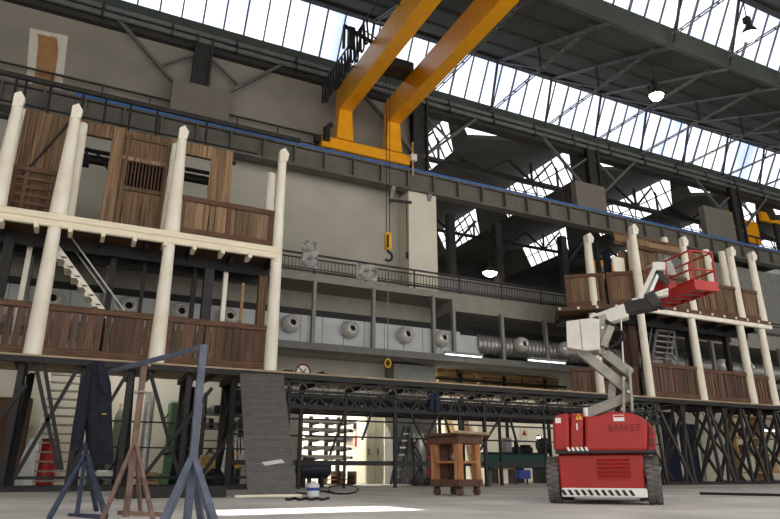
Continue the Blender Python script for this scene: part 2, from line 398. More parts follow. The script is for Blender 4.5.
# ------------------------------------------------------------------ gallery
YM = 27.5
gl = thing('gallery', 'pale two level gallery with steel posts along the back wall', 'gallery', (20, YM, 5.9))
MB().box(-26, 17, YM, 30, 9.1, 9.45).build('upper_slab', GALL, gl); MB().box(17, 72, YM, 30, 8.5, 9.45).build('upper_slab', GALL, gl)
MB().box(-26, 17, 29.5, 29.9, 8.25, 9.1).build('recess_wall', GALL, gl)
MB().box(-26, 72, YM+.5, 29.9, 5.9, 6.2).build('lower_slab', GREY, gl)
MB().box(-26, 72, YM-.35, YM+.5, 5.8, 6.12).build('ledge_beam', mat('ledge_grey', (104, 103, 98), .6, var=.1), gl)
MB().box(-26, 72, 29.5, 29.9, 7.4, 8.25).build('recess_shade', BLACK, gl)  # black strip stands in for the shade inside the recess
for px in (312, 372, 432, 452, 500, 543, 20, 100):
    x = PY(px, 325, YM).x
    MB().box(x-.08, x+.08, YM-.25, YM-.03, 6.12, 8.6 if px > 440 else 9.1).build('post', GREY, gl)
for i in range(6):
    x = 26+i*3.4; MB().box(x-.11, x+.11, YM-.25, YM-.03, 6.12, 8.6).build('post', GREY, gl)
t = thing('gallery_railing', 'grey railing with thin bars along the front of the upper gallery', 'railing', (20, YM+.1, 9.45))
for z, w_ in ((10.42, .08), (10.2, .06), (9.6, .08), (9.72, .04)):
    MB().bar((-26, YM+.05, z), (72, YM+.05, z), w_).build('rail', DSTEEL, t)
b = Parts('baluster', DSTEEL, t); x = 6.5; b2 = MB()
while x < 26:
    (b if b.n < 100 else b2).bar((x, YM+.05, 9.6), (x, YM+.05, 10.2), .022); x += .18
b2.build('far_baluster', DSTEEL, t)['kind'] = 'stuff'
p = Parts('post', DSTEEL, t)
for i in range(20): x = -6.8+i*2.7; p.bar((x, YM+.05, 9.4), (x, YM+.05, 10.42), .07)
# air duct panel with ball nozzles, spiral duct at right
t = thing('air_duct', 'long pale air duct box along the gallery carrying round nozzles', 'air duct', (5, YM, 6.2))
MB().box(-26, 17.4, YM, YM+.9, 6.15, 7.42).build('duct_box', DUCT, t)
s_ = Parts('seam_strip', GREY, t)
for i in range(22): x = -6+i*1.06; s_.box(x-.02, x+.02, YM-.012, YM, 6.15, 7.42)
MB().box(17.3, 18.6, YM+.1, YM+.8, 6.3, 7.3).build('adapter', DUCT, t)
t = thing('spiral_duct', 'silver ribbed round duct along the gallery right of the pillar', 'air duct', (30, YM+.4, 6.3))
pf = []
x = 18.5
sp = MB(); prof = []
while x < 60: prof += [(.5, x), (.5, x+.16), (.53, x+.18), (.53, x+.22)]; x += .24
sp.lathe([(r, z-18.5) for r, z in prof], (18.5, YM+.4, 6.95), (1, 0, 0), 18)
sp.build('pipe', SPIRAL, t)
nz = [(290, 323), (349, 329), (404, 335), (440, 338), (519, 341), (562, 343), (53, 296), (128, 304), (180, 310), (228, 315), (665, 352), (688, 353), (716, 355), (742, 358)]
NL = ['ball shaped air nozzle right beside the tall slim column of the left set', 'ball shaped air nozzle second from the left of those right of the left set', 'ball shaped air nozzle just left of the white pillar line', 'ball shaped air nozzle just right of the pillar line',
      'ball shaped air nozzle mid way along the silver ribbed duct', 'ball shaped air nozzle beside the white box of the lift arm', 'ball shaped air nozzle behind the leftmost lower column', 'ball shaped air nozzle just right of the foot of the inner stairs, left set', 'ball shaped air nozzle right behind the second lower column, left set', 'ball shaped air nozzle above the dark balustrade near the yellow pole',
      'ball shaped air nozzle behind the stairs of the right set, left one', 'ball shaped air nozzle under the stairs of the right set, right one', 'brightest ball nozzle between two columns of the right set', 'ball shaped air nozzle behind the far right columns']
for (px, py), lb in zip(nz, NL):
    p = PY(px, py, YM-.1); z = 6.9 if px < 470 else 7.0
    x = p.x if px < 600 else PY(px, py, YM).x
    t = thing('air_nozzle', lb, 'air nozzle', (x, YM, z), 'round air nozzles along the gallery duct')
    r = .42
    prof = [(.44, .3), (.46, .05), (.46, -.02)]+[(r*math.cos(a), r*math.sin(a)*1.05) for a in [i*math.radians(64)/7 for i in range(8)]]
    prof = [(q[0], q[1] if i < 3 else q[1]) for i, q in enumerate(prof)]
    MB().lathe([(r*math.cos(a), .26+r*math.sin(a)) for a in [math.radians(-38+i*104/11) for i in range(12)]]+[(.13, .45)], (x, YM, z), (0.05, -1, .05), 24).build('body', NOZ, t)
    MB().lathe([(.001, .5), (.165, .5), (.175, .64), (.19, .66), (.19, .62)], (x, YM, z), (0.05, -1, .05), 18).build('throat', HOLE, t, 'dark round opening')
PRINT = mat('grey_print', (196, 194, 190), .8, var=.0, scale=3.2, detail=6, rgb2=(44, 44, 46))
for (px0, px1, py0, py1, lb) in ((302, 318, 241, 268, 'upright black and white printed sheet hanging on the gallery railing'), (356, 377, 264, 280, 'wide black and white printed sheet hanging on the gallery railing near the hook')):
    a, b = PY(px0, (py0+py1)/2, YM-.05), PY(px1, (py0+py1)/2, YM-.05); q0, q1 = PY((px0+px1)/2, py1, YM-.05).z, PY((px0+px1)/2, py0, YM-.05).z
    tag(MB().bbox(a.x, b.x, YM-.06, YM-.02, q0, q1, .01).build('hanging_sheet', PRINT), lb, 'printed sheet')
# recess ceiling under the gallery and opening to lit store
struct(MB().box(6.6, 72, 29.9, 36, 6.2, 6.5).build('ceiling_9', GREY))
pw = MB(); pw.box(16.9, 33, 30, 30.2, 8.5, 11.2); pw.box(33, 72, 30, 30.2, 8.5, 15.45)
struct(pw.build('wall_middle', GREY), 'grey parapet wall of the neighbouring hall gallery')
for (pa, pb, lb) in (((445, 355), (476, 360), 'white fluorescent lamp above the stored timber, left one'), ((528, 361), (558, 366), 'white fluorescent lamp above the stored timber, right one')):
    a = PY(pa[0], pa[1], 33); b = PY(pb[0], pb[1], 33); z = 6.1
    a = PZ(*pa, 6.0); 
    t = thing('ceiling_tube_lamp', lb, 'lamp', (a.x+.8, a.y, 6.05))
    b = PZ(*pb, 6.0)
    L_ = max(1.2, abs(b.x-a.x))
    MB().box(a.x, a.x+L_, a.y-.12, a.y+.12, 6.08, 6.2).build('housing', GREY, t)
    MB().tube((a.x+.03, a.y, 6.05), (a.x+L_-.03, a.y, 6.05), .03, n=10).build('tube', TUBE, t, 'glowing white tube')
# ------------------------------------------------------------------ wooden stage set
def column(x, y, z0, z1, r0, r1, lb, cap=True, kind='wooden_column', m=None):
    t = thing(kind, lb, 'column', (x, y, z0), 'cream columns of the stage set')
    h = z1-z0
    MB().lathe([(r0*.96, 0), (r0, .04), (r0, .1)]+[(r0+(r1-r0)*i/6, .1+(h-.2)*i/6) for i in range(1, 7)]+[(r1, h-.05), (r1*.9, h)], (x, y, z0), n=18).add([], []).build('shaft', m or CREAM, t)
    e = bpy.data.objects
    if cap:
        c = MB()
        c.prism([(x-r1*.9, y-r1*1.3, z1-.5), (x+r1*1.0, y-r1*1.3, z1-.42), (x+r1*1.25, y-r1*1.3, z1-.12), (x+r1*.2, y-r1*1.3, z1+.12), (x-r1*.95, y-r1*1.3, z1-.02)], (0, r1*1.6, 0))
        c.tube((x+r1*.35, y-r1*1.5, z1-.2), (x+r1*.35, y-r1*1.2, z1-.2), r1*.75, r1*.55, 14)
        c.tube((x+r1*.35, y-r1*1.62, z1-.2), (x+r1*.35, y-r1*1.5, z1-.2), r1*.32, r1*.3, 10)
        c.build('scroll_capital', CREAM, t)
    return t
def disc_cap(): pass
# front columns of the left set
column(-3.1, YS, ZU1, 12.66, .28, .155, 'cream column at the far left edge, upper floor of the left set')
column(-1.33, YS, ZU1, 12.66, .29, .16, 'cream column second from left, upper floor of the left set')
column(2.27, YS, ZU1, 12.72, .29, .155, 'cream column between grille door and balustrade, upper floor of the left set')
column(-1.36, YS-.05, ZD, ZU0+.1, .27, .2, 'cream column in front of the inner stairs, lower floor of the left set', cap=False)
column(2.25, YS-.05, ZD, ZU0+.1, .27, .19, 'cream column between the two dark balustrades, lower floor of the left set', cap=False)
column(6.12, YS-.05, ZD, 12.66, .24, .165, 'tall slim cream column two floors high at the right end of the left set')
# rear columns of the left set
def zfix(px, py, Y): return PY(px, py, Y).z
for (pt, pb, lb, Y) in (((27, 111), (12, 180), 'thin cream rear column right behind the far left column', 24.2), ((83, 124), (70, 200), 'thin cream rear column hidden behind the second column from left', 23.3), ((177, 145), (168, 215), 'thin cream rear column hidden behind the column beside the grille door', 23.3), ((272, 174), (268, 215), 'thin cream rear column behind the tall slim column', 23.6)):
    a = PY(*pt, Y); b = PY(*pb, Y)
    column((a.x+b.x)/2, Y, ZU1, a.z, .24, .17, lb, cap=False, kind='rear_column')
# right set
for x, y, z0, z1, r0, r1, lb, cap in (
    (24.95, YS, ZU1, 12.72, 0.24, 0.18, 'cream corner column left of the lift basket, upper floor of the right set', True),
    (28.65, YS, ZU1, 12.66, 0.24, 0.17, 'cream column right behind the red lift basket, upper floor of the right set', True),
    (32.45, YS, ZU1, 12.66, 0.25, 0.18, 'cream column second from right, upper floor of the right set', True),
    (34.28, YS, ZU1, 12.66, 0.25, 0.18, 'cream column at the far right, upper floor of the right set', True),
    (24.75, YS-.05, ZD, ZU0+.1, 0.2, 0.18, 'cream corner column right of the lift arm, lower floor of the right set', False),
    (28.36, YS-.05, ZD, ZU0+.1, 0.22, 0.18, 'cream column right of the metal stairs, lower floor of the right set', False),
    (32.14, YS-.05, ZD, ZU0+.1, 0.23, 0.19, 'cream column second from right, lower floor of the right set', False),
    (33.9, YS-.05, ZD, ZU0+.1, 0.23, 0.19, 'cream column at the far right, lower floor of the right set', False),
    (23.35, 24.0, ZU1, 12.5, .25, .19, 'cream column on the angled wing of the right set', True),
    (23.2, 24.0, ZD, ZU0+.1, .25, .2, 'cream column behind the white lift box, lower floor of the angled wing', False)):
    column(x, y, z0, z1, r0, r1, lb, cap)
for (pt, pb, lb, Y) in (((629, 240), (634, 268), 'thin cream rear column tucked behind the corner column of the right set', 23.4), ((664, 238), (668, 268), 'thin cream rear column behind the lift basket controls', 24.4), ((705, 250), (712, 290), 'thin cream rear column seen through the right end of the lift basket', 23.6), ((722, 252), (726, 285), 'short cream rear column left of the second column from right', 23.8)):
    a = PY(*pt, Y); b = PY(*pb, Y)
    column((a.x+b.x)/2, Y, ZU1, a.z, .26, .2, lb, cap=False, kind='rear_column')

def balustrade(P, Q, z0, z1, lb, wood, railm, pale=None, ns=None, gap=0., th=.1, open_=False):
    P, Q = V((*P, 0)), V((*Q, 0)); L_ = (Q-P).length; M = frame((P.x, P.y, 0), Q-P)
    c = (P+Q)/2
    t = thing('plank_balustrade', lb, 'balustrade', (c.x, c.y, z0), 'plank balustrades of the stage set')
    MB(M).bbox(0, L_, -.1, .06, z0, z0+.3, .02).build('bottom_rail', railm, t)
    MB(M).bbox(-.02, L_+.02, -.13, .08, z1-.2, z1, .02).build('top_rail', railm, t)
    m = MB(M); x = .0; n = ns or max(3, int(L_/.24)); w = L_/n
    for i in range(n):
        g = gap if gap else random.choice((.0, .0, .015, .03, .05))
        d = random.uniform(-.025, .02)
        m.box(i*w+g, (i+1)*w-g*.5, -.04+d, .03+d, z0+.25, z1-.17)
    m.build('planking', wood, t)
    s = Parts('stile', railm, t, M)
    ends = [0, L_-.16] if L_ < 3 else [0, L_/2-.08, L_-.16]
    for e in ends: s.bbox(e, e+.16, -.08, .05, z0+.28, z1-.18, .01)
    return t
b0 = YS+.02
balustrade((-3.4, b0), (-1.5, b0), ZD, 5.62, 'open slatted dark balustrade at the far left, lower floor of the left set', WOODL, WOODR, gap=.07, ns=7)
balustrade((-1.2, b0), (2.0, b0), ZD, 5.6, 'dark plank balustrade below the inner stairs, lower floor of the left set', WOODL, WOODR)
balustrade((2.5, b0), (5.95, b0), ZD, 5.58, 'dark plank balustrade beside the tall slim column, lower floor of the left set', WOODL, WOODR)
balustrade((2.5, b0+.02), (5.95, b0+.02), ZU1, 10.1, 'weathered plank balustrade on the upper floor of the left set', WOODP, WOODR)
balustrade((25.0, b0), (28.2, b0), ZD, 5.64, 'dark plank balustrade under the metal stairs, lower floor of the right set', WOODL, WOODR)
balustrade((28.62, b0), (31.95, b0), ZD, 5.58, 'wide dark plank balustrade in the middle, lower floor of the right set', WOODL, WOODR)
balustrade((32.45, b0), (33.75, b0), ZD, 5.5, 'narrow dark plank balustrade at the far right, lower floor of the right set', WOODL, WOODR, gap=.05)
balustrade((25.3, b0), (28.5, b0), ZU1, 10.4, 'plank balustrade mostly hidden behind the lift basket, upper floor of the right set', WOODU, WOODR)
balustrade((29.05, b0), (32.3, b0), ZU1, 10.35, 'plank balustrade right of the lift basket, upper floor of the right set', WOODU, WOODR)
balustrade((32.8, b0), (34.2, b0), ZU1, 10.35, 'narrow plank balustrade between the two rightmost upper columns', WOODU, WOODR)
balustrade((22.2, 24.75), (23.75, 23.55), ZU1, 10.35, 'short plank balustrade at the left end of the angled wing, upper floor', WOODU, WOODR)
balustrade((23.85, 23.45), (24.85, 22.65), ZU1, 10.35, 'plank balustrade on the angled wing beside the corner column, upper floor', WOODU, WOODR)
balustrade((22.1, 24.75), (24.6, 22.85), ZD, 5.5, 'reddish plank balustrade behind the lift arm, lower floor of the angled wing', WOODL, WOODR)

# upper floor beams (cream pine), joists and dark decking
def upper_floor(P, Q, depth, lb, slim=False, beam=True):
    P, Q = V((*P, 0)), V((*Q, 0)); L_ = (Q-P).length; M = frame((P.x, P.y, 0), Q-P); c = (P+Q)/2
    t = thing('upper_floor', lb, 'set floor', (c.x, c.y, ZU0), 'upper floors of the stage set')
    MB(M).bbox(-.02, L_+.02, -.3, -.12, ZU0+.2, ZU1+.0, .02).build('front_beam', WOODR if slim else PINE, t)
    if beam: MB(M).bbox(-.02, L_+.02, -.32 if slim else -.26, -.1, ZU0-.02, ZU0+.2, .02).build('lower_beam', CREAM if slim else PINE, t)
    MB(M).box(0, L_, -.12, depth, ZU0+.22, ZU1-.03).build('decking', WOODR, t)
    j = Parts('joist', PINE, t, M); n = int(L_/.95)
    for i in range(n+1):
        x = .1+i*(L_-.3)/max(n, 1)
        if slim: j.box(x, x+.12, -.34, -.25, ZU0+.26, ZU0+.38)
        else: j.box(x, x+.13, -.3, .35, ZU0-.14, ZU0+.06)
    k = MB(M)
    for yy in (1.2, depth-.3): k.box(0, L_, yy, yy+.16, ZU0-.3, ZU0+.1)
    for i in range(int(L_/1.5)+1): k.box(i*1.5, i*1.5+.12, .4, depth, ZU0-.1, ZU0+.2)
    k.build('steel_framing', BLACK, t)
    return t
upper_floor((-9, YS), (6.2, YS), 2.6, 'pine beam upper floor of the left set carrying columns and doors')
upper_floor((24.9, YS), (34.5, YS), 2.6, 'pine beam upper floor of the right set with small pale joist ends', slim=True)
upper_floor((21.7, 25.0), (24.85, 22.55), 2.2, 'dark upper floor of the angled wing of the right set', slim=True, beam=False)

# dark steel frames inside the floors
def frame_post(px0, px1, Y, z0, z1, w, lb, m=BLACK):
    p = PY(px0, px1, Y); o = MB().bar((p.x, Y, z0), (p.x, Y, z1), w, w)
    tag(o.build('steel_post', m), lb, 'post')
frame_post(4, 270, 23.6, ZD, ZU0-.1, .3, 'thick black steel post at the far left, lower floor of the left set')
frame_post(113, 268, 24, ZD, ZU0-.1, .2, 'black steel post left of the inner stairs handrail, left set')
frame_post(144, 275, 24.2, ZD, ZU0-.1, .13, 'slim black steel post in the middle of the left set')
frame_post(194, 285, 24.2, ZD, ZU0-.1, .16, 'black steel post right of the second lower column, left set')
frame_post(208, 285, 23.8, ZD, ZU0-.1, .34, 'thick dark steel post above the dark balustrade, left set', DSTEEL)
frame_post(26, 270, 24.3, ZD, ZU0-.1, .16, 'pale slim post behind the first lower column, left set', CREAM)
frame_post(225, 285, 24.0, ZD, ZU0-.1, .16, 'cream slim post left of the yellow pole, left set', CREAM)
frame_post(242, 300, 24.2, ZD, 7.6, .1, 'short yellow wooden pole above the dark balustrade, left set', GOLD)
frame_post(262, 290, 23.8, ZD, ZU0-.1, .3, 'wooden board post behind the tall slim column, left set', WOODU)
frame_post(688, 335, 24, ZD, ZU0-.1, .26, 'black steel post beside the metal stairs, right set')
frame_post(645, 360, 23.4, ZD, ZU0-.1, .26, 'black steel post behind the corner column, right set')
frame_post(726, 345, 24, ZD, ZU0-.1, .24, 'black steel post in the middle bay of the right set')
frame_post(630, 340, 24.2, ZD, ZU0-.1, .5, 'broad dark brown board behind the lift arm, right set', WOODL)
frame_post(598, 262, 24.6, ZU1, 12.6, .2, 'black steel post on the angled wing, upper floor', BLACK)
frame_post(607, 262, 25.2, ZU1, 12.4, .3, 'dark blue steel post on the angled wing, upper floor', NAVY)
frame_post(68, 165, 24.6, ZU1, 12.6, .12, 'black steel post right of the second upper column, left set', BLACK)
frame_post(212, 180, 24.9, ZU1, 12.5, .2, 'black steel post seen through the doorway opening, left set', BLACK)

# upper wooden walls
def board_wall(x0, x1, Y, z0, z1, lb, m, n=None, th=.07, name='board_wall', frame_m=None):
    t = thing(name, lb, 'wooden wall panel', ((x0+x1)/2, Y, z0), 'wooden wall panels of the stage set')
    p = MB(); n = n or max(2, int((x1-x0)/.2)); w = (x1-x0)/n
    for i in range(n): d = random.uniform(-.015, .015); p.box(x0+i*w+.004, x0+(i+1)*w-.004, Y+d, Y+th+d, z0, z1+random.uniform(-.03, .03))
    p.build('planking', m, t)
    f = Parts('batten', frame_m or WOODR, t)
    for z in (z0+.4, (z0+z1)/2, z1-.5): f.box(x0, x1, Y+th, Y+th+.1, z, z+.16)
    return t
Yw_ = 23.5
t = board_wall(-3.0, -1.45, Yw_, ZU1, 12.85, 'tall brown plank wall between the two leftmost upper columns', WOODU)
b = MB(); b.bar((-2.7, Yw_-.06, 10.2), (-1.5, Yw_-.06, 12.75), .06); b.build('diagonal_rod', BLACK, t)
t = thing('step_ladder_rail', 'low slatted wooden balustrade in front of the plank wall, far left upper floor', 'balustrade', (-2.3, 22.9, ZU1))
MB().bbox(-2.95, -1.6, 22.85, 22.97, 10.2, 10.36).build('top_rail', WOODR, t)
for z in (9.9, 9.6, 9.3, 9.0): MB().box(-2.9, -1.6, 22.88, 22.94, z, z+.12).build('slat', WOODR, t)
for x in (-2.9, -2.55, -1.7): MB().box(x, x+.12, 22.86, 22.96, ZU1, 10.2).build('stile', WOODR, t)
# grille door
t = thing('grille_door_panel', 'weathered wooden door panel with barred window, upper floor of the left set', 'door panel', (1, Yw_, ZU1))
xa, xb, zt = -.08, 2.0, 12.85
MB().box(xa, xb, Yw_+.06, Yw_+.12, ZU1, 10.55).build('lower_boards', WOODU, t)
m = MB(); m.box(xa, .5, Yw_+.05, Yw_+.12, 10.5, zt); m.box(.5, xb, Yw_+.05, Yw_+.12, 11.6, zt); m.box(1.9, xb, Yw_+.05, Yw_+.12, 10.5, 11.7); m.build('upper_boards', WOODU, t)
m = MB(); m.bbox(xa, xa+.42, Yw_-.05, Yw_+.06, ZU1, zt, .015); m.bbox(xb-.12, xb, Yw_-.05, Yw_+.06, ZU1, zt, .015); m.bbox(.42, .56, Yw_-.04, Yw_+.06, ZU1, 12.5, .015)
for z in (ZU1+.02, 10.4, 11.6, 12.5): m.bbox(.35, xb-.1, Yw_-.03, Yw_+.06, z, z+.16, .015)
m.build('door_frame', WOODP, t)
g = MB()
for i in range(11): x = .62+i*.122; g.tube((x, Yw_+.03, 10.5), (x, Yw_+.03, 11.65), .028, n=6)
g.build('grille', WOODR, t)
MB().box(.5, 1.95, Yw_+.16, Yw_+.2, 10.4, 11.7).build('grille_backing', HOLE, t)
board_wall(3.55, 4.4, Yw_, ZU1+.6, 12.85, 'narrow weathered board post right of the doorway opening, left set', WOODP, n=3)
board_wall(2.0, 3.6, Yw_+.02, 12.35, 12.9, 'wooden lintel above the doorway opening right of the grille door', WOODP, n=3)
board_wall(-1.3, -.1, Yw_+.02, 12.35, 12.85, 'wooden lintel above the opening left of the grille door', WOODU, n=3)
# right upper walls
board_wall(25.2, 26.6, 23.7, ZU1, 11.9, 'brown plank wall left of the lift basket controls, upper floor of the right set', WOODU)
board_wall(26.6, 28.4, 23.9, ZU1, 12.3, 'brown plank wall behind the lift basket, upper floor of the right set', WOODU)
board_wall(29.9, 32.2, 23.6, ZU1, 12.6, 'brown plank wall right of the lift basket, upper floor of the right set', WOODP)
board_wall(24.9, 30, 23.55, 12.35, 12.7, 'long wooden lintel above the upper floor of the right set', WOODP, n=4)
tag(MB().bbox(23.95, 24.75, 22.95, 23.05, 10.35, 11.15).build('white_board', CREAM), 'cream white board standing on the angled wing left of the corner column', 'board')
# dark back frames behind the upper floors (thin trussed rods)
t = thing('light_truss', 'dark horizontal lighting bars seen through the upper openings of the left set', 'lighting bar', (1, 25.5, 10.6))
for py in (152, 158, 164): 
    z = PY(100, py, 25.5).z; MB().bar((-1.2, 25.5, z), (4.2, 25.5, z), .1).build('bar', BLACK, t)
for px in (83, 118): 
    p = PY(px, 158, 25.4); MB().bbox(p.x-.25, p.x+.25, 25.2, 25.5, p.z-.35, p.z+.1).build('clamp_box', NAVY, t)
t = thing('frame_truss', 'dark steel lattice bars below the wooden lintel, left set', 'steel frame', (1, 25.2, 12))
for z in (12.1, 12.5): MB().bar((-1.3, 25.2, z), (4.5, 25.2, z), .12).build('bar', BLACK, t)
MB().bar((-.6, 25.2, 12.5), (.5, 25.2, 11.2), .08).build('brace', BLACK, t)
MB().bar((-.9, 25.2, 12.1), (-.9, 25.2, 12.6), .08).build('stub', BLACK, t)
tag(MB().bbox(-.95, -.1, 24.3, 24.6, ZU1, 9.3).build('dark_case', BLACK), 'dark case on the upper floor in the opening left of the grille door', 'case')

# stage deck
t = thing('stage_deck', 'long plywood stage deck running under both wooden sets', 'stage', (13, YS, 3.8))
MB().bbox(-10, 36, YS-.45, 25.4, ZD-.06, ZD, .01).build('deck_boards', PLY, t)
MB().box(-10, 36, YS-.42, YS-.3, ZD-.24, ZD-.06).build('front_channel', BLACK, t)
m = Parts('joist', BLACK, t)
for i in range(23): x = -9.8+i*2; m.box(x, x+.1, YS-.3, 25.3, ZD-.24, ZD-.1)
# truss girders between the sets
t = thing('truss_girder', 'shallow black lattice girder directly under the stage deck', 'girder', (16, YS, 3.2))
g = Parts('chord', BLACK, t)
for y in (YS-.2, 24.6):
    for z in (3.62, 3.3): g.bar((5.2, y, z), (25, y, z), .07)
for y in (YS-.2, 24.6):
    g = MB(); x = 5.2; k = 0
    while x < 25: g.bar((x, y, 3.62 if k % 2 else 3.3), (x+.3, y, 3.3 if k % 2 else 3.62), .035); x += .3; k += 1
    g.build('web', STEEL, t)
for y, lb in ((YS, 'deep black lattice truss below the deck, front one'), (23.4, 'deep black lattice truss below the deck, middle one'), (24.5, 'deep black lattice truss below the deck, rear one')):
    t = thing('deep_truss', lb, 'truss', (16, y, 2.7))
    g = Parts('chord', BLACK, t); g.bar((5, y, 3.2), (25, y, 3.2), .1); g.bar((5, y, 2.78), (25, y, 2.78), .15)
    g = MB(); x = 5.
    while x < 25:
        g.bar((x, y, 2.78), (x+.42, y, 3.2), .06); g.bar((x+.42, y, 3.2), (x+.84, y, 2.78), .06); g.bar((x+.42, y, 2.78), (x+.42, y, 3.2), .05)
        if random.random() < .6: g.bar((x, y, 3.2), (x+.42, y, 2.78), .07)
        g.bar((x+.2, y+.05, 2.78), (x+.62, y+.05, 3.2), .05)
        x += .84
    g.build('web', BLACK, t)
m = thing('scaffold_frame', 'black steel pipe frame of posts and long rails under the stage', 'steel frame', (14, YS, 0))
for px in (300, 345, 395, 460, 485, 545):
    x = PY(px, 440, YS).x; MB().bar((x, YS, 0), (x, YS, 3.3), .12 if px in (300, 395, 485) else .08).build('post', BLACK, m)
for z, w_ in ((2.36, .06), (1.78, .06), (.86, .16)): MB().bar((5, YS+.1, z), (25, YS+.1, z), w_).build('rail', BLACK, m)
for a, b in (((345, 412), (330, 455)), ((372, 412), (362, 440)), ((410, 412), (430, 455)), ((440, 412), (425, 440)), ((500, 418), (470, 466)), ((510, 418), (520, 455)), ((445, 418), (452, 440))):
    p, q = PY(*a, YS-.05), PY(*b, YS-.05); MB().bar(p, q, .07).build('brace', BLACK, m)
for px in (440, 500, 580):
    x = PY(px, 440, 24.6).x; MB().bar((x, 24.6, 0), (x, 24.6, 3.3), .1).build('rear_post', BLACK, m)

# steel trestles
def trestle(x, lb, legs, w=.13, yb=24.6, m=None):
    BLACK = m or MATS['black_steel']
    t = thing('steel_trestle', lb, 'trestle', (x, YS, 0), 'black steel trestles under the stage set')
    zt = 3.66
    for (a, ya, b, yb_) in legs:
        MB().bar((x+a, ya, zt), (x+b, yb_, .06), w).build('leg', BLACK, t)
    MB().bar((x+legs[0][0], YS, zt), (x+legs[0][0], yb, zt), w).build('top_bar', BLACK, t)
    f = MB(); f.bar((x+legs[0][2], YS, .06), (x+legs[0][2], yb, .06), w); f.build('foot_bar', BLACK, t)
    return t
tl = ['first from the left, beside the white stairs', 'second from the left, behind the hanging navy coat', 'third from the left, right behind the brown post', 'fourth from the left, behind the blue grey post', 'fifth from the left, left of the grey ramp', 'sixth from the left, hidden behind the grey ramp']
for i, (px, py) in enumerate(((22, 365), (85, 367), (132, 368), (190, 372), (235, 375), (290, 378))):
    x = PY(px, py, YS).x
    trestle(x, 'black trestle under left set, '+tl[i], [(0, YS, 0, YS), (.05, YS, .05, 24.6), (.12, 24.6, .12, 24.6), (.2, 24.6, .2, YS)], w=.17 if i < 5 else .12)
for a, b, lb in (((35, 362), (58, 470), 'long black brace leaning right beside the white stairs'), ((78, 368), (14, 478), 'long black brace running down left across the white stairs'), ((44, 363), (62, 470), 'second black brace crossing the white stairs'), ((150, 372), (180, 480), 'black brace behind the brown post falling to the right'), ((212, 388), (135, 488), 'long black brace falling left under the second dark balustrade'), ((128, 372), (70, 470), 'black brace right of the hanging navy coat'), ((242, 418), (198, 480), 'black brace left of the grey ramp'), ((26, 385), (-10, 430), 'short black brace at the far left picture edge')):
    p = PY(*a, YS-.12); q = PY(*b, YS-.12); q.z = max(q.z, .1)
    tag(MB().bar(p, q, .11).build('cross_brace', BLACK), lb, 'brace', 'cross braces under the left set')
t = thing('ground_beam', 'long black ground beam at the foot of the trestles, left set', 'beam', (2, YS, 0))
MB().box(-9, 6.4, YS-.12, YS+.05, 0.0, .14).build('front_beam', BLACK, t); MB().box(-9, 6.4, 24.5, 24.7, .0, .14).build('rear_beam', BLACK, t)
MB().bar((-9, YS+.3, .38), (6.4, YS+.3, .38), .09).build('tie_rod', BLACK, t)
for z, lb in ((1.3, 'upper thin black tie rod under the left set'), (2.1, 'lower thin tie rod under the left set')):
    MB().bar((.8, YS+.35, z), (7, YS+.35, z), .05).build('tie_rod', BLACK, t)
rx = [25.1, 26.9, 28.7, 29.9, 31.2, 32.6, 33.9, 35.2]
rn = ['beside the red lift', 'second from the lift', 'third from the lift', 'fourth from the lift', 'fourth from the right edge', 'third from the right edge', 'second from the right edge', 'at the right picture edge']
rs = random.Random(11); TREST = mat('trestle_steel', (56, 54, 53), .6, var=.25, scale=4)
for i, x in enumerate(rx):
    q_ = rs.uniform
    trestle(x, 'black splayed trestle under the right set, '+rn[i], [(0, YS, (1.5 if i == 0 else q_(.4, 1.0)) if i % 2 == 0 else -q_(.5, 1.0), YS-.2), (.1, YS, q_(.0, .5), 24.6), (.3, 24.6, q_(.5, 1.1), YS+.3), (-.1, YS+.5, -q_(.2, .6), 24), (-.2, YS, q_(-.1, .2), YS)], w=.125, m=TREST)
t = thing('ground_beam', 'long black ground beam at the foot of the trestles, right set', 'beam', (30, YS, 0))
MB().box(24.6, 36.5, YS-.25, YS, 0.0, .12).build('front_beam', BLACK, t)
tag(MB().bar(PZ(700, 493.4, .03), PZ(800, 495.5, .03), .06, .06).build('steel_bar', BLACK), 'thin black bar lying on the floor at the right', 'bar')
# grey ramp
t = thing('loading_ramp', 'dark grey ribbed rubber ramp leaning from the stage deck to the floor', 'ramp', (4.9, 19, 0))
A, B = PZ(248, 496, .03), PZ(294, 495, .03); Cc, D = PY(283.5, 374.5, YS-.47), PY(240, 373.2, YS-.47)
B.y = A.y; 
nrm = (B-A).cross(D-A).normalized(); nrm = nrm if nrm.z > 0 else -nrm
MB().prism([A, B, Cc, D], -nrm*.05).build('sheet', RAMPM, t)
r = Parts('rib', mat('rib_grey', (130, 126, 123), .8), t)
for i in range(1, 16):
    f = i/16; p = A.lerp(D, f); q = B.lerp(Cc, f); big = i in (6, 11)
    r.bar(p.lerp(q, .02 if big else .2)+nrm*.008, q.lerp(p, .02 if big else .08)+nrm*.008, .06 if big else .03, .012, up=nrm)
p = A.lerp(D, .185).lerp(B.lerp(Cc, .185), .36)+nrm*.012; q = A.lerp(D, .205).lerp(B.lerp(Cc, .205), .78)+nrm*.012
MB().bar(p, q, .17, .01, up=nrm).build('paper_strip', STICKW, t, 'white paper strip')
MB().bar(A-V((.3, .02, 0)), B+V((.1, -.02, 0)), .12, .05).build('foot_board', PINE, t)
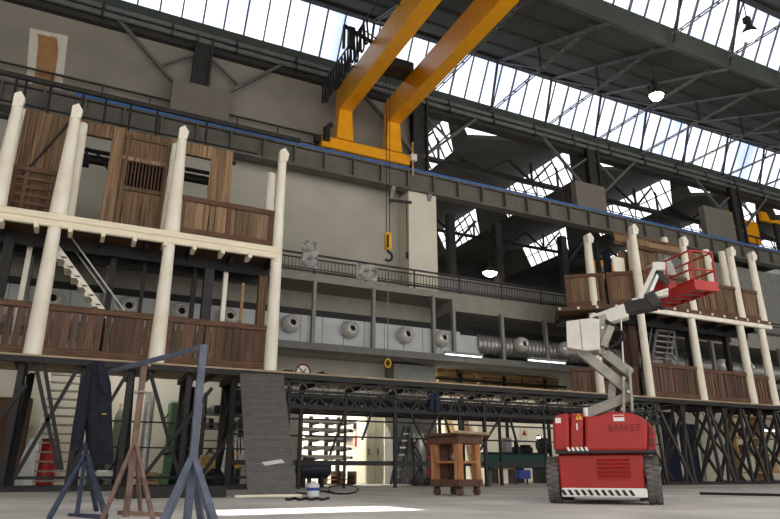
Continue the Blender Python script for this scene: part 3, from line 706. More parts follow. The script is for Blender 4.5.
# inner stairs of the left set
def stairs(P, Q, w, n, lb, m, zig=True, rail=True, mr=ALU):
    P, Q = V(P), V(Q); c = (P+Q)/2; t = thing('set_stairs', lb, 'stairs', (c.x, c.y, min(P.z, Q.z)))
    s = MB()
    for yy in (0, w-.06):
        a = P+V((0, yy, 0)); b = Q+V((0, yy, 0)); s.bar(a+V((0, 0, .12)), b+V((0, 0, .12)), .06, .16)
        if zig:
            for i in range(n):
                u = P.lerp(Q, i/n)+V((0, yy, 0)); v = P.lerp(Q, (i+1)/n)+V((0, yy, 0)); k = V((v.x, u.y, u.z))
                hi = k if u.z > v.z else V((u.x, u.y, v.z))
                s.bar(u-V((0, 0, .12)), V((v.x, u.y, u.z-.12)), .06, .05); s.bar(V((v.x, u.y, u.z-.12)), v-V((0, 0, .12)), .06, .05)
    s.build('stringers', m, t)
    tr = Parts('tread', m, t)
    for i in range(n):
        u = P.lerp(Q, (i+.5)/n); dx = abs(Q.x-P.x)/n*.6; tr.box(u.x-dx, u.x+dx, u.y, u.y+w, u.z-.03, u.z+.02)
    if rail:
        r = MB()
        for yy in (0, w): 
            a = P+V((0, yy, 1.0)); b = Q+V((0, yy, 1.0)); r.tube(a, b, .035, n=8); r.tube(b, Q+V((0, yy, 0)), .035, n=8); r.tube(a, P+V((0, yy, 0)), .03, n=8)
        r.build('handrail', mr, t)
    return t
P = PY(52, 245, 23.6); Q = PY(108, 312, 23.6); 
stairs((P.x, 23.5, P.z), (Q.x+.5, 23.5, Q.z-.9), .9, 10, 'cream zigzag stringer stairs inside the left set rising to the left', CREAM)
t = thing('set_stairs', 'grey metal stairs inside the right set rising to the right', 'stairs', (26.8, 23.6, ZD))
tr = Parts('tread', ARMG, t)
for i in range(11): x = 25.5+.23*i; tr.box(x, x+1.25, 23.0+.1*i, 23.3+.1*i, 4.5+.33*i, 4.56+.33*i)
st = Parts('stringer', STEELL, t); hr = Parts('handrail', ALU, t)
for d in (-.04, 1.29):
    p, q = V((25.5+d, 23.15, 4.4)), V((27.85+d, 24.15, 7.85))
    st.bar(p, q, .06, .22); hr.tube(p+V((0, 0, 1)), q+V((0, 0, 1))-(q-p)*.22, .035, n=8); hr.tube(p, p+V((0, 0, 1)), .03, n=8)
MB().box(25.45, 26.85, 22.95, 23.05, ZD, 4.5).build('riser_panel', ARMG, t)
# things on the deck
p = PY(303, 371, 23.4)
p = PY(303, 372, 26); t = thing('prohibition_sign', 'round red ringed no smoking sign standing behind the stage deck', 'sign', (p.x, 26, 0))
def nosign(t, x, y, z, r, backing=True):
    if backing: MB().tube((x, y, z), (x, y+.03, z), r, n=28).build('plate', STICKW, t)
    m = MB()
    for i in range(28):
        a, b = 2*math.pi*i/28, 2*math.pi*(i+1)/28
        m.bar((x+r*.88*math.cos(a), y-.01, z+r*.88*math.sin(a)), (x+r*.88*math.cos(b), y-.01, z+r*.88*math.sin(b)), .03, r*.2, up=(0, 1, 0) if False else (0, 0, 1)) if False else m.prism([(x+r*math.cos(a), y-.012, z+r*math.sin(a)), (x+r*math.cos(b), y-.012, z+r*math.sin(b)), (x+r*.78*math.cos(b), y-.012, z+r*.78*math.sin(b)), (x+r*.78*math.cos(a), y-.012, z+r*.78*math.sin(a))], (0, .01, 0))
    m.build('red_ring', REDD, t)
    MB().bar((x-r*.6, y-.005, z+r*.6), (x+r*.6, y-.005, z-r*.6), .01, r*.16, up=(.7, 0, .7)).build('red_bar', REDD, t)
    k = MB(); k.bar((x-r*.55, y-.002, z-r*.12), (x+r*.35, y-.002, z-r*.12), .008, r*.2); k.bar((x+r*.1, y-.002, z), (x+r*.35, y-.002, z+r*.45), .008, r*.12, up=(1, 0, 0)); k.build('pictogram', HOLE, t)
nosign(t, p.x, 26, p.z, .36)
MB().box(p.x-.05, p.x+.05, 26.03, 26.1, 0, p.z).build('support', DSTEEL, t)
for (px, py, dx, dz, m_, lb, nm) in ((288, 373, .4, .22, DSTEEL, 'small dark box left of the round sign on the deck', 'tool_box'), (316, 376, .3, .14, BLUEL, 'small blue bundle of cloth on the deck', 'cloth_bundle'), (322, 375, .4, .2, BLACK, 'dark crumpled bag on the deck beside the blue bundle', 'tool_bag'), (478, 386, .9, .1, STICKW, 'white folded sheet lying on the deck edge', 'paper_sheet')):
    p = PY(px, py, 23); b = MB(); b.bbox(p.x-dx/2, p.x+dx/2, 22.9, 23.3, ZD, ZD+dz, .05)
    if nm == 'tool_bag': b.tube((p.x-.1, 23.1, ZD+dz), (p.x+.1, 23.1, ZD+dz+.06), .03)
    tag(b.build(nm, m_), lb, nm.split('_')[1])
# ------------------------------------------------------------------ overhead crane
cr = thing('overhead_crane', 'yellow overhead travelling crane with two box girders and hanging hook', 'crane', (12.4, 23, 16.9))
for x0 in (10.78, 13.72):
    g = MB(); g.prism([(x0, 29.0, 19.3), (x0, 6, 19.3), (x0, 6, 20.75), (x0, 29.0, 20.75)], (.74, 0, 0)); g.build('box_girder', YEL, cr)
    m = MB(); m.prism([(x0-.1, 28.4, 17.55), (x0+.85, 28.4, 17.55), (x0+.74, 28.4, 19.32), (x0, 28.4, 19.32)], (0, .6, 0)); m.build('end_leg', YEL, cr)
    w = Parts('weld_rib', YELD, cr)
    for yy in (27.3, 26.9): w.box(x0-.015, x0+.0, yy, yy+.06, 19.32, 20.7)
MB().bbox(9.9, 15.2, 28.6, 29.2, 16.98, 17.6, .03).build('end_carriage', YEL, cr)
for x in (10.4, 14.7): MB().tube((x, 28.75, 17.07), (x, 29.05, 17.07), .16, n=16).build('wheel', DSTEEL, cr)
m = MB(); m.tube((10.1, 28.45, 17.25), (10.1, 28.45, 17.95), .2, n=14); m.tube((10.1, 28.45, 17.95), (10.35, 28.45, 18.25), .15, n=12); m.bbox(9.5, 9.8, 28.5, 28.8, 17.1, 17.5); m.build('travel_motor', BLACK, cr)
m = MB(); m.bar((15.3, 28.5, 16.2), (15.3, 28.5, 18.4), .08); m.build('buffer_arm', GOLD, cr); MB().box(15.15, 15.5, 28.35, 28.55, 17.2, 17.6).build('sensor_box', WHITEP, cr)
f = MB(); f.bar((9.95, 29, 20.95), (9.95, 14, 20.95), .06); 
for i in range(6): f.bar((9.95, 28.9-i*2.6, 20.95), (10.8, 28.9-i*2.6, 20.6), .05)
f.build('festoon_rail', DSTEEL, cr)
f = MB(); y = 28.9
for i in range(15):
    L_ = 1.25 if i % 2 else 1.05; pts = []
    for s_ in range(9): a = math.pi*s_/8; pts.append((9.95+.05*(i % 3), y-.17+.17*math.cos(a), 20.9-L_+.0-(.18*math.sin(a))))
    f.path([(9.95, y, 20.9)]+pts+[(9.95, y-.34, 20.9)], .05, 6); y -= .4
f.build('festoon_cable', BLACK, cr)
m = MB(); m.bar((9.3, 24.2, 21.2), (10.9, 24.2, 20.7), .14); m.bar((9.3, 24.2, 21.2), (9.3, 24.2, 19.9), .12); m.bar((9.6, 24, 21.0), (9.6, 24, 19.9), .3); m.build('cable_bracket', BLACK, cr)
# trolley and hoist
MB().bbox(11.3, 13.9, 17.5, 19.2, 20.75, 21.5, .05).build('trolley', DSTEEL, cr)
HY = 26.0; hx = PY(388, 240, HY).x; hz = PY(388, 246, HY).z
MB().bbox(11.4, 13.8, HY-.6, HY+.6, 20.78, 21.3, .05).build('hoist_carriage', DSTEEL, cr)
r = Parts('hoist_rope', DSTEEL, cr)
for d in (-.09, .09): r.tube((hx+d, HY, hz+.7), (hx+d, HY, 20.9), .022, n=5)
m = MB(); m.bbox(hx-.17, hx+.17, HY-.12, HY+.12, hz-.2, hz+.7, .06); m.build('hook_block', YELD, cr, 'yellow hook block')
m = MB(); m.bbox(hx-.13, hx+.02, HY-.14, HY+.14, hz-.15, hz+.55, .04)
pts = [(hx+.22*math.cos(a), HY, hz-.52+.22*math.sin(a)) for a in [math.radians(q) for q in range(90, -150, -20)]]
m.path([(hx, HY, hz-.2), (hx, HY, hz-.3)]+pts, .06, 8); m.build('hook', BLACK, cr)
z2 = PY(386, 362, HY).z
MB().tube((hx, HY, hz-.7), (hx, HY, z2+.2), .022, n=5).build('sling', GREY, cr)
m = MB(); pts = [(hx+.14*math.cos(a), HY, z2-.05+.18*math.sin(a)) for a in [math.radians(q) for q in range(90, 451, 24)]]; m.path(pts, .04, 6); m.build('lower_hook', YELD, cr, 'small yellow hook')
# spare pendant chain on the pillar
t = thing('jib_chain', 'dark wall bracket with hanging chain beside the white pillar', 'chain hoist', (14.6, 28.6, 12))
p = PY(405, 203, 28.6); q = PY(408, 254, 28.6)
MB().bar((p.x-.9, 28.6, p.z), (p.x+.4, 28.6, p.z+.1), .12).build('bracket', DSTEEL, t); MB().tube((p.x+.1, 28.6, p.z), (p.x+.1, 28.6, q.z), .025, n=6).build('chain', DSTEEL, t); MB().tube((p.x+.1, 28.6, q.z-.25), (p.x+.1, 28.6, q.z+.1), .08, n=8).build('hook', BLACK, t)

# lamps
def bell_lamp(x, y, z, lb, r=.4, top=22.7, on=True):
    t = thing('bell_lamp', lb, 'lamp', (x, y, z))
    MB().lathe([(.12, .75), (.16, .5), (r*.75, .3), (r, .05), (r, 0), (r*.95, .02), (r*.7, .27), (.1, .45)], (x, y, z), (.05, -.05, 1), 20).build('shade', DSTEEL, t)
    MB().lathe([(.001, -.3), (r*.5, -.24), (r*.85, -.1), (r*.96, .03)], (x, y, z), (.05, -.05, 1), 20).build('lens', LENSE, t, 'glowing warm lens')
    MB().tube((x, y, z+.7), (x+.04, y, top), .03, n=6).build('hanger', DSTEEL, t)
    MB().bbox(x-.15, x+.15, y-.15, y+.15, z+.7, z+1.05, .04).build('ballast', BLACK, t)
    L = bpy.data.lights.new('bell_bulb', 'POINT'); L.energy = 180; L.color = (1, .88, .7); L.shadow_soft_size = .3
    lo = bpy.data.objects.new('bell_bulb', L); C.objects.link(lo); lo.location = (x, y, z-.35)
    return t
bell_lamp(27.0, 21.3, 20.6, 'lit bell lamp hanging under the dark ceiling between the two skylights')
bell_lamp(27.2, 15.7, 20.8, 'bell lamp hanging in front of the upper skylight at top right')
p = PY(490, 273, 40); bell_lamp(p.x, 40, p.z, 'distant lit bell lamp in the neighbouring hall above the gallery', r=.6, top=20.5)

# ------------------------------------------------------------------ neighbouring hall things
p, q = PY(500, 306, 40), PY(585, 288, 40)
t = thing('far_crane_girder', 'orange yellow crane girder in the neighbouring hall left of the right set', 'crane girder', (p.x, 40, p.z-.4))
MB().bbox(p.x-1, q.x+2, 39.6, 40.5, p.z-.6, p.z+.9, .05).build('girder', YEL, t); MB().bbox(p.x+2, p.x+4, 39.3, 39.6, p.z, p.z+.5).build('motor', DSTEEL, t)
p, q = PY(596, 259, 30.5), PY(625, 278, 30.5)
t = thing('crane_sign_box', 'yellow crane beam end with dark blue number plate above the angled wing', 'crane beam', (p.x, 30.6, q.z))
MB().bbox(p.x, q.x+1.2, 30.5, 31.2, q.z-.3, p.z, .04).build('beam', YEL, t)
a, b = PY(599, 266, 30.4), PY(611, 274, 30.4)
MB().box(a.x, b.x, 30.44, 30.49, b.z, a.z).build('number_plate', NAVY, t, 'dark blue plate with pale digits')
text_mb('371', .42, .005, Matrix(((1, 0, 0, (a.x+b.x)/2), (0, 0, -1, 30.42), (0, 1, 0, (a.z+b.z)/2), (0, 0, 0, 1)))).build('lettering', DUCT, t)
for (pa, pb, lb) in (((736, 217), (762, 245), 'orange yellow crane cabin block at far right below the skylight'), ((730, 207), (738, 240), 'narrow orange yellow post at far right beside the mesh guard')):
    p, q = PY(*pa, 32), PY(*pb, 32); t = thing('crane_cabin', lb, 'crane cabin', ((p.x+q.x)/2, 32, 0)); MB().box((p.x+q.x)/2-.3, (p.x+q.x)/2+.3, 32.2, 32.8, 6.5, q.z).build('support_column', DSTEEL, t)
    MB().bbox(p.x, q.x, 32, 33, q.z, p.z, .06).build('body', YEL, t); MB().box(p.x+.1, q.x-.1, 31.95, 32, q.z+.5, q.z+.65).build('groove', BLACK, t)
p = PY(768, 217, 31); t = thing('yellow_girder', 'short yellow girder end at the far right picture edge', 'crane girder', (p.x, 31, 6.5)); MB().bbox(p.x-.8, p.x+1.6, 31, 31.3, p.z-.4, p.z+.4, .03).build('girder', YEL, t); MB().box(p.x+.8, p.x+1.2, 31.0, 31.3, 6.5, p.z-.4).build('support_column', DSTEEL, t)
for i, (px, lb) in enumerate(((452, 'dark hall column seen right of the white pillar'), (500, 'dark hall column mid way between pillar and right set'), (566, 'dark hall column left of the angled wing'), (770, 'dark hall column at the far right edge'))):
    x = PY(px, 290, 41).x; t = thing('hall_column', lb, 'column', (x, 41, 0)); MB().box(x-.3, x+.3, 40.7, 41.3, 0, 20.4).build('shaft', DSTEEL, t); MB().bar((x, 41, 17.5), (x+2.5, 41, 20.3), .2).build('brace', DSTEEL, t)
# timber store behind the deck
for (pa, pb, lb) in (((436, 366), (478, 388), 'stack of long pale timber crates behind the stage deck, left part'), ((482, 373), (560, 392), 'low stack of timber boards behind the stage deck, right part')):
    p, q = PY(*pa, 31), PY(*pb, 31); t = thing('timber_stack', lb, 'timber', ((p.x+q.x)/2, 31.5, q.z-.3))
    z = q.z-.4; i = 0
    while z < p.z:
        for k in range(2): MB().bbox(p.x+random.uniform(0, .2)+k*(q.x-p.x)/2, p.x+(k+1)*(q.x-p.x)/2-random.uniform(.0, .2), 31, 32.2, z, z+.27, .02).build('crate', GOLD, t)
        z += .31; i += 1
t = thing('storage_rack', 'black steel rack bars around the stored timber under the gallery', 'rack', (20, 30.9, 0))
for z in (5.5, 5.05): MB().bar((16.6, 30.8, z), (27, 30.8, z), .12).build('bar', BLACK, t)
for x in (16.8, 19.5, 22.5, 25.5): MB().bar((x, 30.9, 0), (x, 30.9, 5.9), .14).build('upright', BLACK, t)
MB().box(16.7, 27, 30.95, 32.3, 3.9, 4.05).build('shelf', DSTEEL, t)

# ------------------------------------------------------------------ boom lift
LU, LV = V((.695, -.719, 0)), V((.719, .695, 0)); LO = PZ(604.5, 504.6, 0)
LM = Matrix(((LU.x, LV.x, 0, LO.x), (LU.y, LV.y, 0, LO.y), (0, 0, 1, 0), (0, 0, 0, 1)))
# local frame: X to the right along the front, Y back, Z up
lift = thing('boom_lift', 'red articulated boom lift with white arm and raised basket on the right', 'boom lift', LO)
def LL(px, py, y=0.): return (LM.inverted() @ PP(px, py, LO+LV*y, LV))
def bev(o, w=.02, s=2):
    m = o.modifiers.new('bevel', 'BEVEL'); m.width = w; m.segments = s; m.limit_method = 'ANGLE'; return o
ch = MB(LM); ch.bbox(-.73, .71, .02, 2.3, .24, .84, .03)
cho = ch.build('chassis', RED, lift)
lv = Parts('louvre', RED, cho, LM)
for i in range(5): z = .73-i*.07; lv.prism([(-.06, .03, z-.022), (-.06, -.02, z-.022), (-.06, -.02, z-.014), (-.06, .02, z+.026)], (.55, 0, 0))
bp = MB(LM); bp.bbox(-.7, .72, -.06, .04, .12, .27, .015); bpo = bp.build('bumper', STICKW, lift, 'white bumper with black hazard stripes')
hs = Parts('hazard_stripe', BLACK, bpo, LM)
for i in range(11): x = -.66+i*.113; hs.prism([(x, -.062, .15), (x+.055, -.062, .15), (x-.0, -.062, .24), (x-.055, -.062, .24)], (0, -.006, 0))
MB(LM).box(-.6, .62, .1, 2.1, .14, .26).build('underframe', BLACK, lift)
def tyre(x, y, w, r, lbl=None):
    c = LM @ V((x, y, r)); a = LU
    o = MB().lathe([(r*.55, -w/2), (r*.93, -w/2), (r*.97, -w*.38), (r*.97, w*.38), (r*.93, w/2), (r*.55, w/2)], c, a, 32).build('tyre', RUB, lift)
    tr = MB()
    for i in range(26):
        an = 2*math.pi*i/26
        for sd in (-1, 1):
            an2 = an+(.12 if sd > 0 else 0); d = V((0, 0, 1))*math.cos(an2)+LV*math.sin(an2); tn = LV*math.cos(an2)-V((0, 0, 1))*math.sin(an2)
            p = c+d*(r*.97)+LU*sd*w*.08; q = c+d*(r*.965)+LU*sd*w*.5
            tr.bar(p, q, r*.14, r*.1, up=d)
    tr.build('tread', RUB, o)
    MB().lathe([(.001, -w*.3), (r*.3, -w*.3), (r*.56, -w*.42), (r*.56, w*.42), (r*.3, w*.3), (.001, w*.3)], c, a, 20).build('hub', RED, o)
r_ = .405
tyre(-.85, .42, .21, r_); tyre(.85, .36, .23, r_); tyre(-.78, 1.95, .22, r_); tyre(.7, 1.95, .22, r_)
MB(LM).tube((-.8, .42, r_), (.8, .4, r_), .08).build('front_axle', BLACK, lift)
# turret
def prof(pts, y0, y1, name, m, w=.03):
    q = [LL(px, py, y0) for px, py in pts]; mb = MB(LM); mb.prism([(p.x, y0, p.z) for p in q], (0, y1-y0, 0)); o = mb.build(name, m, lift)
    bev(o, w); return o
prof([(553.5, 450.5), (552.5, 422), (554.5, 417), (559, 414), (569, 413), (569.5, 450.5)], -.12, 1.5, 'side_hood', RED, .05)
prof([(570.5, 450), (570.5, 413.2), (583, 413.2), (583.5, 450)], -.1, 1.4, 'panel_door', RED)
mh = prof([(584.6, 451), (584.6, 416.5), (599, 415.5), (604, 413.5), (608, 411.8), (616, 411.5), (630, 413), (640, 416), (647.5, 421), (647.5, 451)], -.12, 1.5, 'engine_hood', RED, .045)
prof([(647.8, 451), (647.8, 421.5), (651.5, 425.5), (655.5, 431), (656.5, 451)], -.02, 1.5, 'corner_guard', RED, .02)
p0 = LL(646.5, 427, -.05); p1 = LL(651, 435, -.05); p2 = LL(651, 446, -.05); p3 = LL(647, 438, -.05)
m = Parts('rear_light', mat('dark_red_light', (70, 16, 14), .3), lift, LM); m.box(p0.x+.03, p1.x+.03, -.06, .0, p1.z, p0.z); m.box(p0.x+.03, p1.x+.03, -.06, 0, p2.z, p3.z)
a = LL(555, 450.5, -.1); b = LL(657, 454, -.1)
MB(LM).bbox(a.x, b.x, -.1, 1.5, b.z+.02, a.z+.0, .01).build('turntable_plate', DSTEEL, lift)
MB(LM).tube((0, .9, .82), (0, .9, .92), .55, n=24).build('slew_ring', BLACK, lift)
m = Parts('turret_stripe', STICKW, lift, LM)
for i in range(5): x = LL(568+i*4.5, 449, -.13).x; z = LL(570, 449, -.13).z; m.prism([(x, -.125, z-.035), (x+.045, -.125, z-.035), (x+.02, -.125, z+.03), (x-.025, -.125, z+.03)], (0, -.006, 0))
for (pa, pb, mm, nm, host) in (((555, 418), (561, 423), STICKW, 'sticker', None), ((613, 415), (624.5, 421), STICKW, 'warning_sticker', None), ((576, 423.5), (578, 430), STICKW, 'keyhole_sticker', None)):
    a, b = LL(*pa, -.13), LL(*pb, -.13); MB(LM).box(min(a.x, b.x), max(a.x, b.x), -.128, -.116, min(a.z, b.z), max(a.z, b.z)).build(nm, mm, lift)
a, b = LL(613, 415, -.13), LL(624.5, 417.2, -.13); MB(LM).box(a.x+.01, b.x-.01, -.131, -.128, b.z, a.z-.01).build('red_band', FIRE, lift)
a = LL(578.5, 416, -.12); MB(LM).prism([(a.x-.06, -.106, a.z-.06), (a.x+.06, -.106, a.z-.06), (a.x, -.106, a.z+.05)], (0, -.012, 0)).build('warning_triangle', STICKY, lift, 'yellow warning triangle')
MB(LM).box(a.x-.008, a.x+.008, -.121, -.117, a.z-.045, a.z+.015).build('warning_mark', HOLE, lift)
c = LL(624.5, 428, -.13); tm = Matrix(((LU.x, 0, -LV.x, 0), (LU.y, 0, -LV.y, 0), (0, 1, 0, 0), (0, 0, 0, 1))); tm.translation = LM @ V((c.x, -.121, c.z))
text_mb('BASKET', .16, .008, tm).build('lettering', REDD, mh)
a = LL(585.5, 411, .3); MB(LM).tube((a.x, .3, a.z-.1), (a.x, .3, a.z+.06), .045, n=12).build('filler_cap', STICKW, lift)
a = LL(567, 412, .3); MB(LM).lathe([(.05, 0), (.05, .03), (.02, .06)], (a.x, .3, a.z-.02) , n=10).build('beacon', STICKW, lift) if False else None
# arms, in the plane y = .75
AY = .75
def arm(pa, pb, w, h, name, m, dy=0., par=None):
    a, b = LL(*pa, AY), LL(*pb, AY); a.y = b.y = AY+dy; mb = MB(LM); mb.bar(a, b, w, h); o = mb.build(name, m, par or lift); return bev(o, .012)
la = arm((586, 415), (632, 396), .3, .17, 'lower_arm', ARMG)
arm((588, 409), (626, 394), .12, .05, 'lower_link', ARMG)
for dy in (-.2, .2): arm((624, 414), (623.5, 378), .05, .15, 'riser_plate', ARMG, dy)
for dy in (-.16, .16): arm((632.5, 413), (629.5, 369), .05, .24, 'rear_riser_plate', ARMG, dy)
arm((611, 412), (612.5, 382), .14, .1, 'riser_strut', ARMG)
arm((616.5, 412), (617, 384), .1, .06, 'lift_cylinder', BLACK, 0)
arm((629, 391), (578, 349), .3, .19, 'second_arm', ARMG)
arm((631, 374), (601, 350), .22, .18, 'second_link', ARMG)
arm((604, 380), (624, 376), .05, .03, 'hose_bracket', BLACK)
# pins
pn = Parts('pivot_pin', ALU, lift, LM)
for px, py in ((629, 393), (624, 380), (630, 370), (623, 410), (600, 352), (603, 330)):
    c = LL(px, py, AY); pn.tube((c.x, AY-.24, c.z), (c.x, AY+.24, c.z), .028, n=10)
# white counterweight box
q = [LL(px, py, AY) for px, py in ((567.5, 324.5), (592, 321.5), (600, 322.5), (601, 352.5), (587, 353.5), (568.5, 350.5))]
mb = MB(LM); mb.prism([(p.x, AY-.33, p.z) for p in q], (0, .66, 0)); wbx = bev(mb.build('counterweight_box', WHITEP, lift), .015)
a, b = LL(581, 323.5, AY), LL(582, 352, AY); MB(LM).box(a.x-.008, a.x+.008, AY-.335, AY-.325, b.z, a.z).build('box_seam', GREY, wbx)
q = [LL(px, py, AY) for px, py in ((599, 318), (606, 316), (611, 330), (606, 356), (599, 355))]
mb = MB(LM); mb.prism([(p.x, AY-.2, p.z) for p in q], (0, .4, 0)); mb.build('elbow_bracket', ARMG, lift)
arm((612, 329), (604, 349), .13, .13, 'tilt_cylinder', ARMG, -.25)
for k in range(3):
    pts = []
    for i in range(13):
        t_ = i/12; px = 606+(16+k*2)*math.sin(math.pi*t_)*.95; py = 322+k*2+(30-k*2)*t_
        c = LL(px, py, AY); pts.append((c.x, AY-.22-.03*k, c.z))
    MB(LM).path(pts, .018, 6).build('hose', BLACK, lift)
arm((621, 320), (623.5, 365), .03, .04, 'steel_hose', ALU, -.2)
# main boom
q = [LL(px, py, AY) for px, py in ((593, 317), (626, 304.5), (629, 318), (607, 324.5), (604, 318))]
mb = MB(LM); mb.prism([(p.x, AY-.14, p.z) for p in q], (0, .28, 0)); mb.build('boom_base', WHITEP, lift)
arm((590, 318.5), (668, 290.5), .26, .05, 'boom_top_plate', WHITEP)
a = arm((625, 309.5), (657, 303), .3, .24, 'telescopic_section', BLACK)
arm((632, 301.5), (668, 294), .2, .07, 'telescopic_tube', WHITEP, 0)
arm((648, 303), (657, 298), .34, .28, 'boom_head', DSTEEL)
for dy, sh in ((-.12, 0), (.12, 3)): arm((640+sh, 300), (655.5+sh, 268), .07, .08, 'jib_arm', WHITEP, dy)
arm((647, 300), (660, 270), .07, .07, 'jib_cylinder', ALU)
arm((652, 268), (665, 268), .3, .16, 'jib_head', WHITEP)
arm((657, 270), (668, 284), .1, .1, 'basket_link', DSTEEL)
# basket: long side runs away from the viewer
BN = PP(695.5, 289.5, LO+LV*AY, LV); BX, BY = V((.985, -.174, 0)), V((.174, .985, 0)); BL, BW = 1.3, .52
BM = Matrix(((BX.x, BY.x, 0, BN.x), (BX.y, BY.y, 0, BN.y), (0, 0, 1, BN.z), (0, 0, 0, 1)))
bk = MB(BM); bk.box(0, BW, 0, .06, 0, .08); bk.box(0, BW, BL-.06, BL, 0, .08); bk.box(0, .06, 0, BL, 0, .08); bk.box(BW-.06, BW, 0, BL, 0, .08)
for i in (1, 2, 3): bk.box(0, BW, BL*i/4-.03, BL*i/4+.03, 0, .07)
bko = bk.build('basket_floor_frame', RED, lift)
MB(BM).box(.05, BW-.05, .05, BL-.05, .05, .065).build('basket_mesh', MESHP, bko, 'grey mesh floor')
tb = Parts('toe_board', RED, bko, BM); tb.box(-.015, BW+.015, -.02, 0, 0, .19); tb.box(-.02, 0, 0, BL*.62, 0, .19); tb.box(BW, BW+.02, 0, BL, 0, .19)
MB(BM).bbox(.02, .3, BL*.62, BL*.95, .07, .42, .02).build('tool_tray', RED, bko)
rl_ = Parts('guard_rail', RED, bko, BM); rr = .02; zt = .8; zm = .42
for z in (zt, zm):
    rl_.tube((0, 0, z), (BW, 0, z), rr, n=8); rl_.tube((BW, 0, z), (BW, BL, z), rr, n=8); rl_.tube((0, 0, z), (0, BL, z), rr, n=8)
rl_.tube((0, BL, zt), (BW, BL, zt), rr, n=8)
rp = Parts('guard_post', RED, bko, BM)
for x, y in ((0, .0), (BW, 0), (BW, BL*.5), (BW, BL), (0, BL), (0, BL*.55)): rp.tube((x, y, 0), (x, y, zt), rr, n=8)
cb_ = MB(BM); cb_.prism([(.02, BL*.72, .6), (.02, BL*1.02, .6), (.02, BL*1.02, .88), (.02, BL*.78, .9)], (.42, 0, 0)); cb_.build('control_box', ARMG, lift)
MB(BM).bar((.3, BL+.06, -.05), (.3, BL+.06, .65), .1, .08).build('basket_mast', DSTEEL, lift)

# ------------------------------------------------------------------ foreground racks
R0, L0, zb = V((1.21, 7.23, 0)), PZ(77, 514, 0), 1.85
bd = (L0-R0).normalized()
t = thing('steel_rack', 'blue grey steel rack with sloping looking crossbar in the left foreground', 'rack', (.65, 8.4, 0))
MB().bar(R0-bd*.04+V((0, 0, zb)), L0+bd*.12+V((0, 0, zb)), .05, .05).build('crossbar', RACKB, t)
def stand_legs(t, P, za, sp, m, w=.06, dirs=(0,)):
    for d in dirs:
        MB().bar(P+V((0, 0, za)), P+d*sp+V((0, 0, .03)), w, w).build('leg', m, t)
rt = V((.899, -.438, 0)); fd = V((.438, .899, 0))
MB().bar(R0, R0+V((0, 0, zb+.02)), .075, .075).build('post', RACKB, t)
MB().bar(L0, L0+V((0, 0, zb+.02)), .06, .06).build('post', RACKN, t)
rf = [PZ(160, 530, .03), PZ(216, 529, .03)]; lf = [PZ(49, 518.5, .03), PZ(106, 517, .03)]
for q_ in rf+[R0+fd*.55]: MB().bar(R0+V((0, 0, .68)), q_, .068, .068).build('leg', RACKB, t)
for q_ in lf+[L0+fd*.6]: MB().bar(L0+V((0, 0, .78)), q_, .05, .05).build('leg', RACKN, t)
f = Parts('foot_bar', RACKN, t); f.bar(lf[0].lerp(L0, .0)*.3+L0*.7, lf[1]+V((0, 0, .0)), .05, .05)
B0 = V((.78, 9.13, 0)); hb = PY(143, 361, 9.13).z
t = thing('post_stand', 'rusty brown steel post stand with angled legs behind the blue rack', 'stand', B0)
MB().bar(B0, V((.78, 9.13, hb)), .075, .075).build('post', RACKR, t)
for q_ in (PZ(102, 520, .03), PZ(153, 520, .03), B0+fd*.5): MB().bar(B0+V((0, 0, .92)), q_, .042, .042).build('leg', RACKR, t)
MB().bar(B0-rt*.1+V((0, 0, .05)), B0+rt*.45+V((0, 0, .03)), .05, .05).build('foot_bar', RACKR, t)
m = MB()
for z in (hb-.05, hb-.42): 
    pts = [(.78+.075*math.cos(a), 9.13+.075*math.sin(a), z+.02*math.sin(3*a)) for a in [2*math.pi*i/10 for i in range(11)]]; m.path(pts, .012, 5)
m.path([(.84, 9.06, hb-.42), (.87, 9.05, hb-.52), (.83, 9.05, hb-.55)], .012, 5); m.build('wire_tie', ARMG, t)
# coat
t = thing('work_coat', 'long navy blue work coat hanging on the left end of the rack', 'coat', (.1, 9.5, .6))
CY = 9.5
def ring(cx, cz_, wx, wy, dy=0., seed=0., n=26):
    pts = []
    for i in range(n):
        a = 2*math.pi*i/n; k = 1+.13*math.sin(a*5+seed)+.07*math.sin(a*9+seed*2)
        pts.append((cx+wx*k*math.cos(a), CY+dy+wy*k*math.sin(a), cz_))
    return pts
rows = [((97, 362), 6), ((96.5, 370), 10), ((97, 382), 12.5), ((97.5, 400), 13), ((98, 420), 12.5), ((99, 440), 12), ((101, 455), 10.5), ((103, 464), 8)]
rg = []
for i, ((px, py), w) in enumerate(rows):
    p = PY(px, py, CY); q = PY(px+w, py, CY); rg.append(ring(p.x, p.z, q.x-p.x, .1 if i else .06, seed=i*.15))
MB().loft(rg[::-1]).build('coat_body', COAT, t)
rg = []
for i, ((px, py), w) in enumerate((((89, 372), 4), ((86, 385), 5.5), ((82.5, 403), 6), ((79, 422), 6), ((76, 440), 5.6), ((75, 451), 5.4))):
    p = PY(px, py, CY); q = PY(px+w, py, CY); rg.append(ring(p.x, p.z, q.x-p.x, .07, -.07, seed=1+i*.3, n=18))
MB().loft(rg[::-1]).build('sleeve', COAT, t)
q = [PY(px, py, CY-.13) for px, py in ((98, 362), (104, 364), (108, 380), (112, 394), (106, 396), (100, 384))]
MB().prism(q, (0, .1, 0)).build('collar_flap', COAT, t)
p = PY(104, 414, CY-.14); MB().bbox(p.x-.025, p.x+.03, CY-.15, CY-.1, p.z-.006, p.z+.008, .003).build('badge', GOLD, t, 'small tan badge')

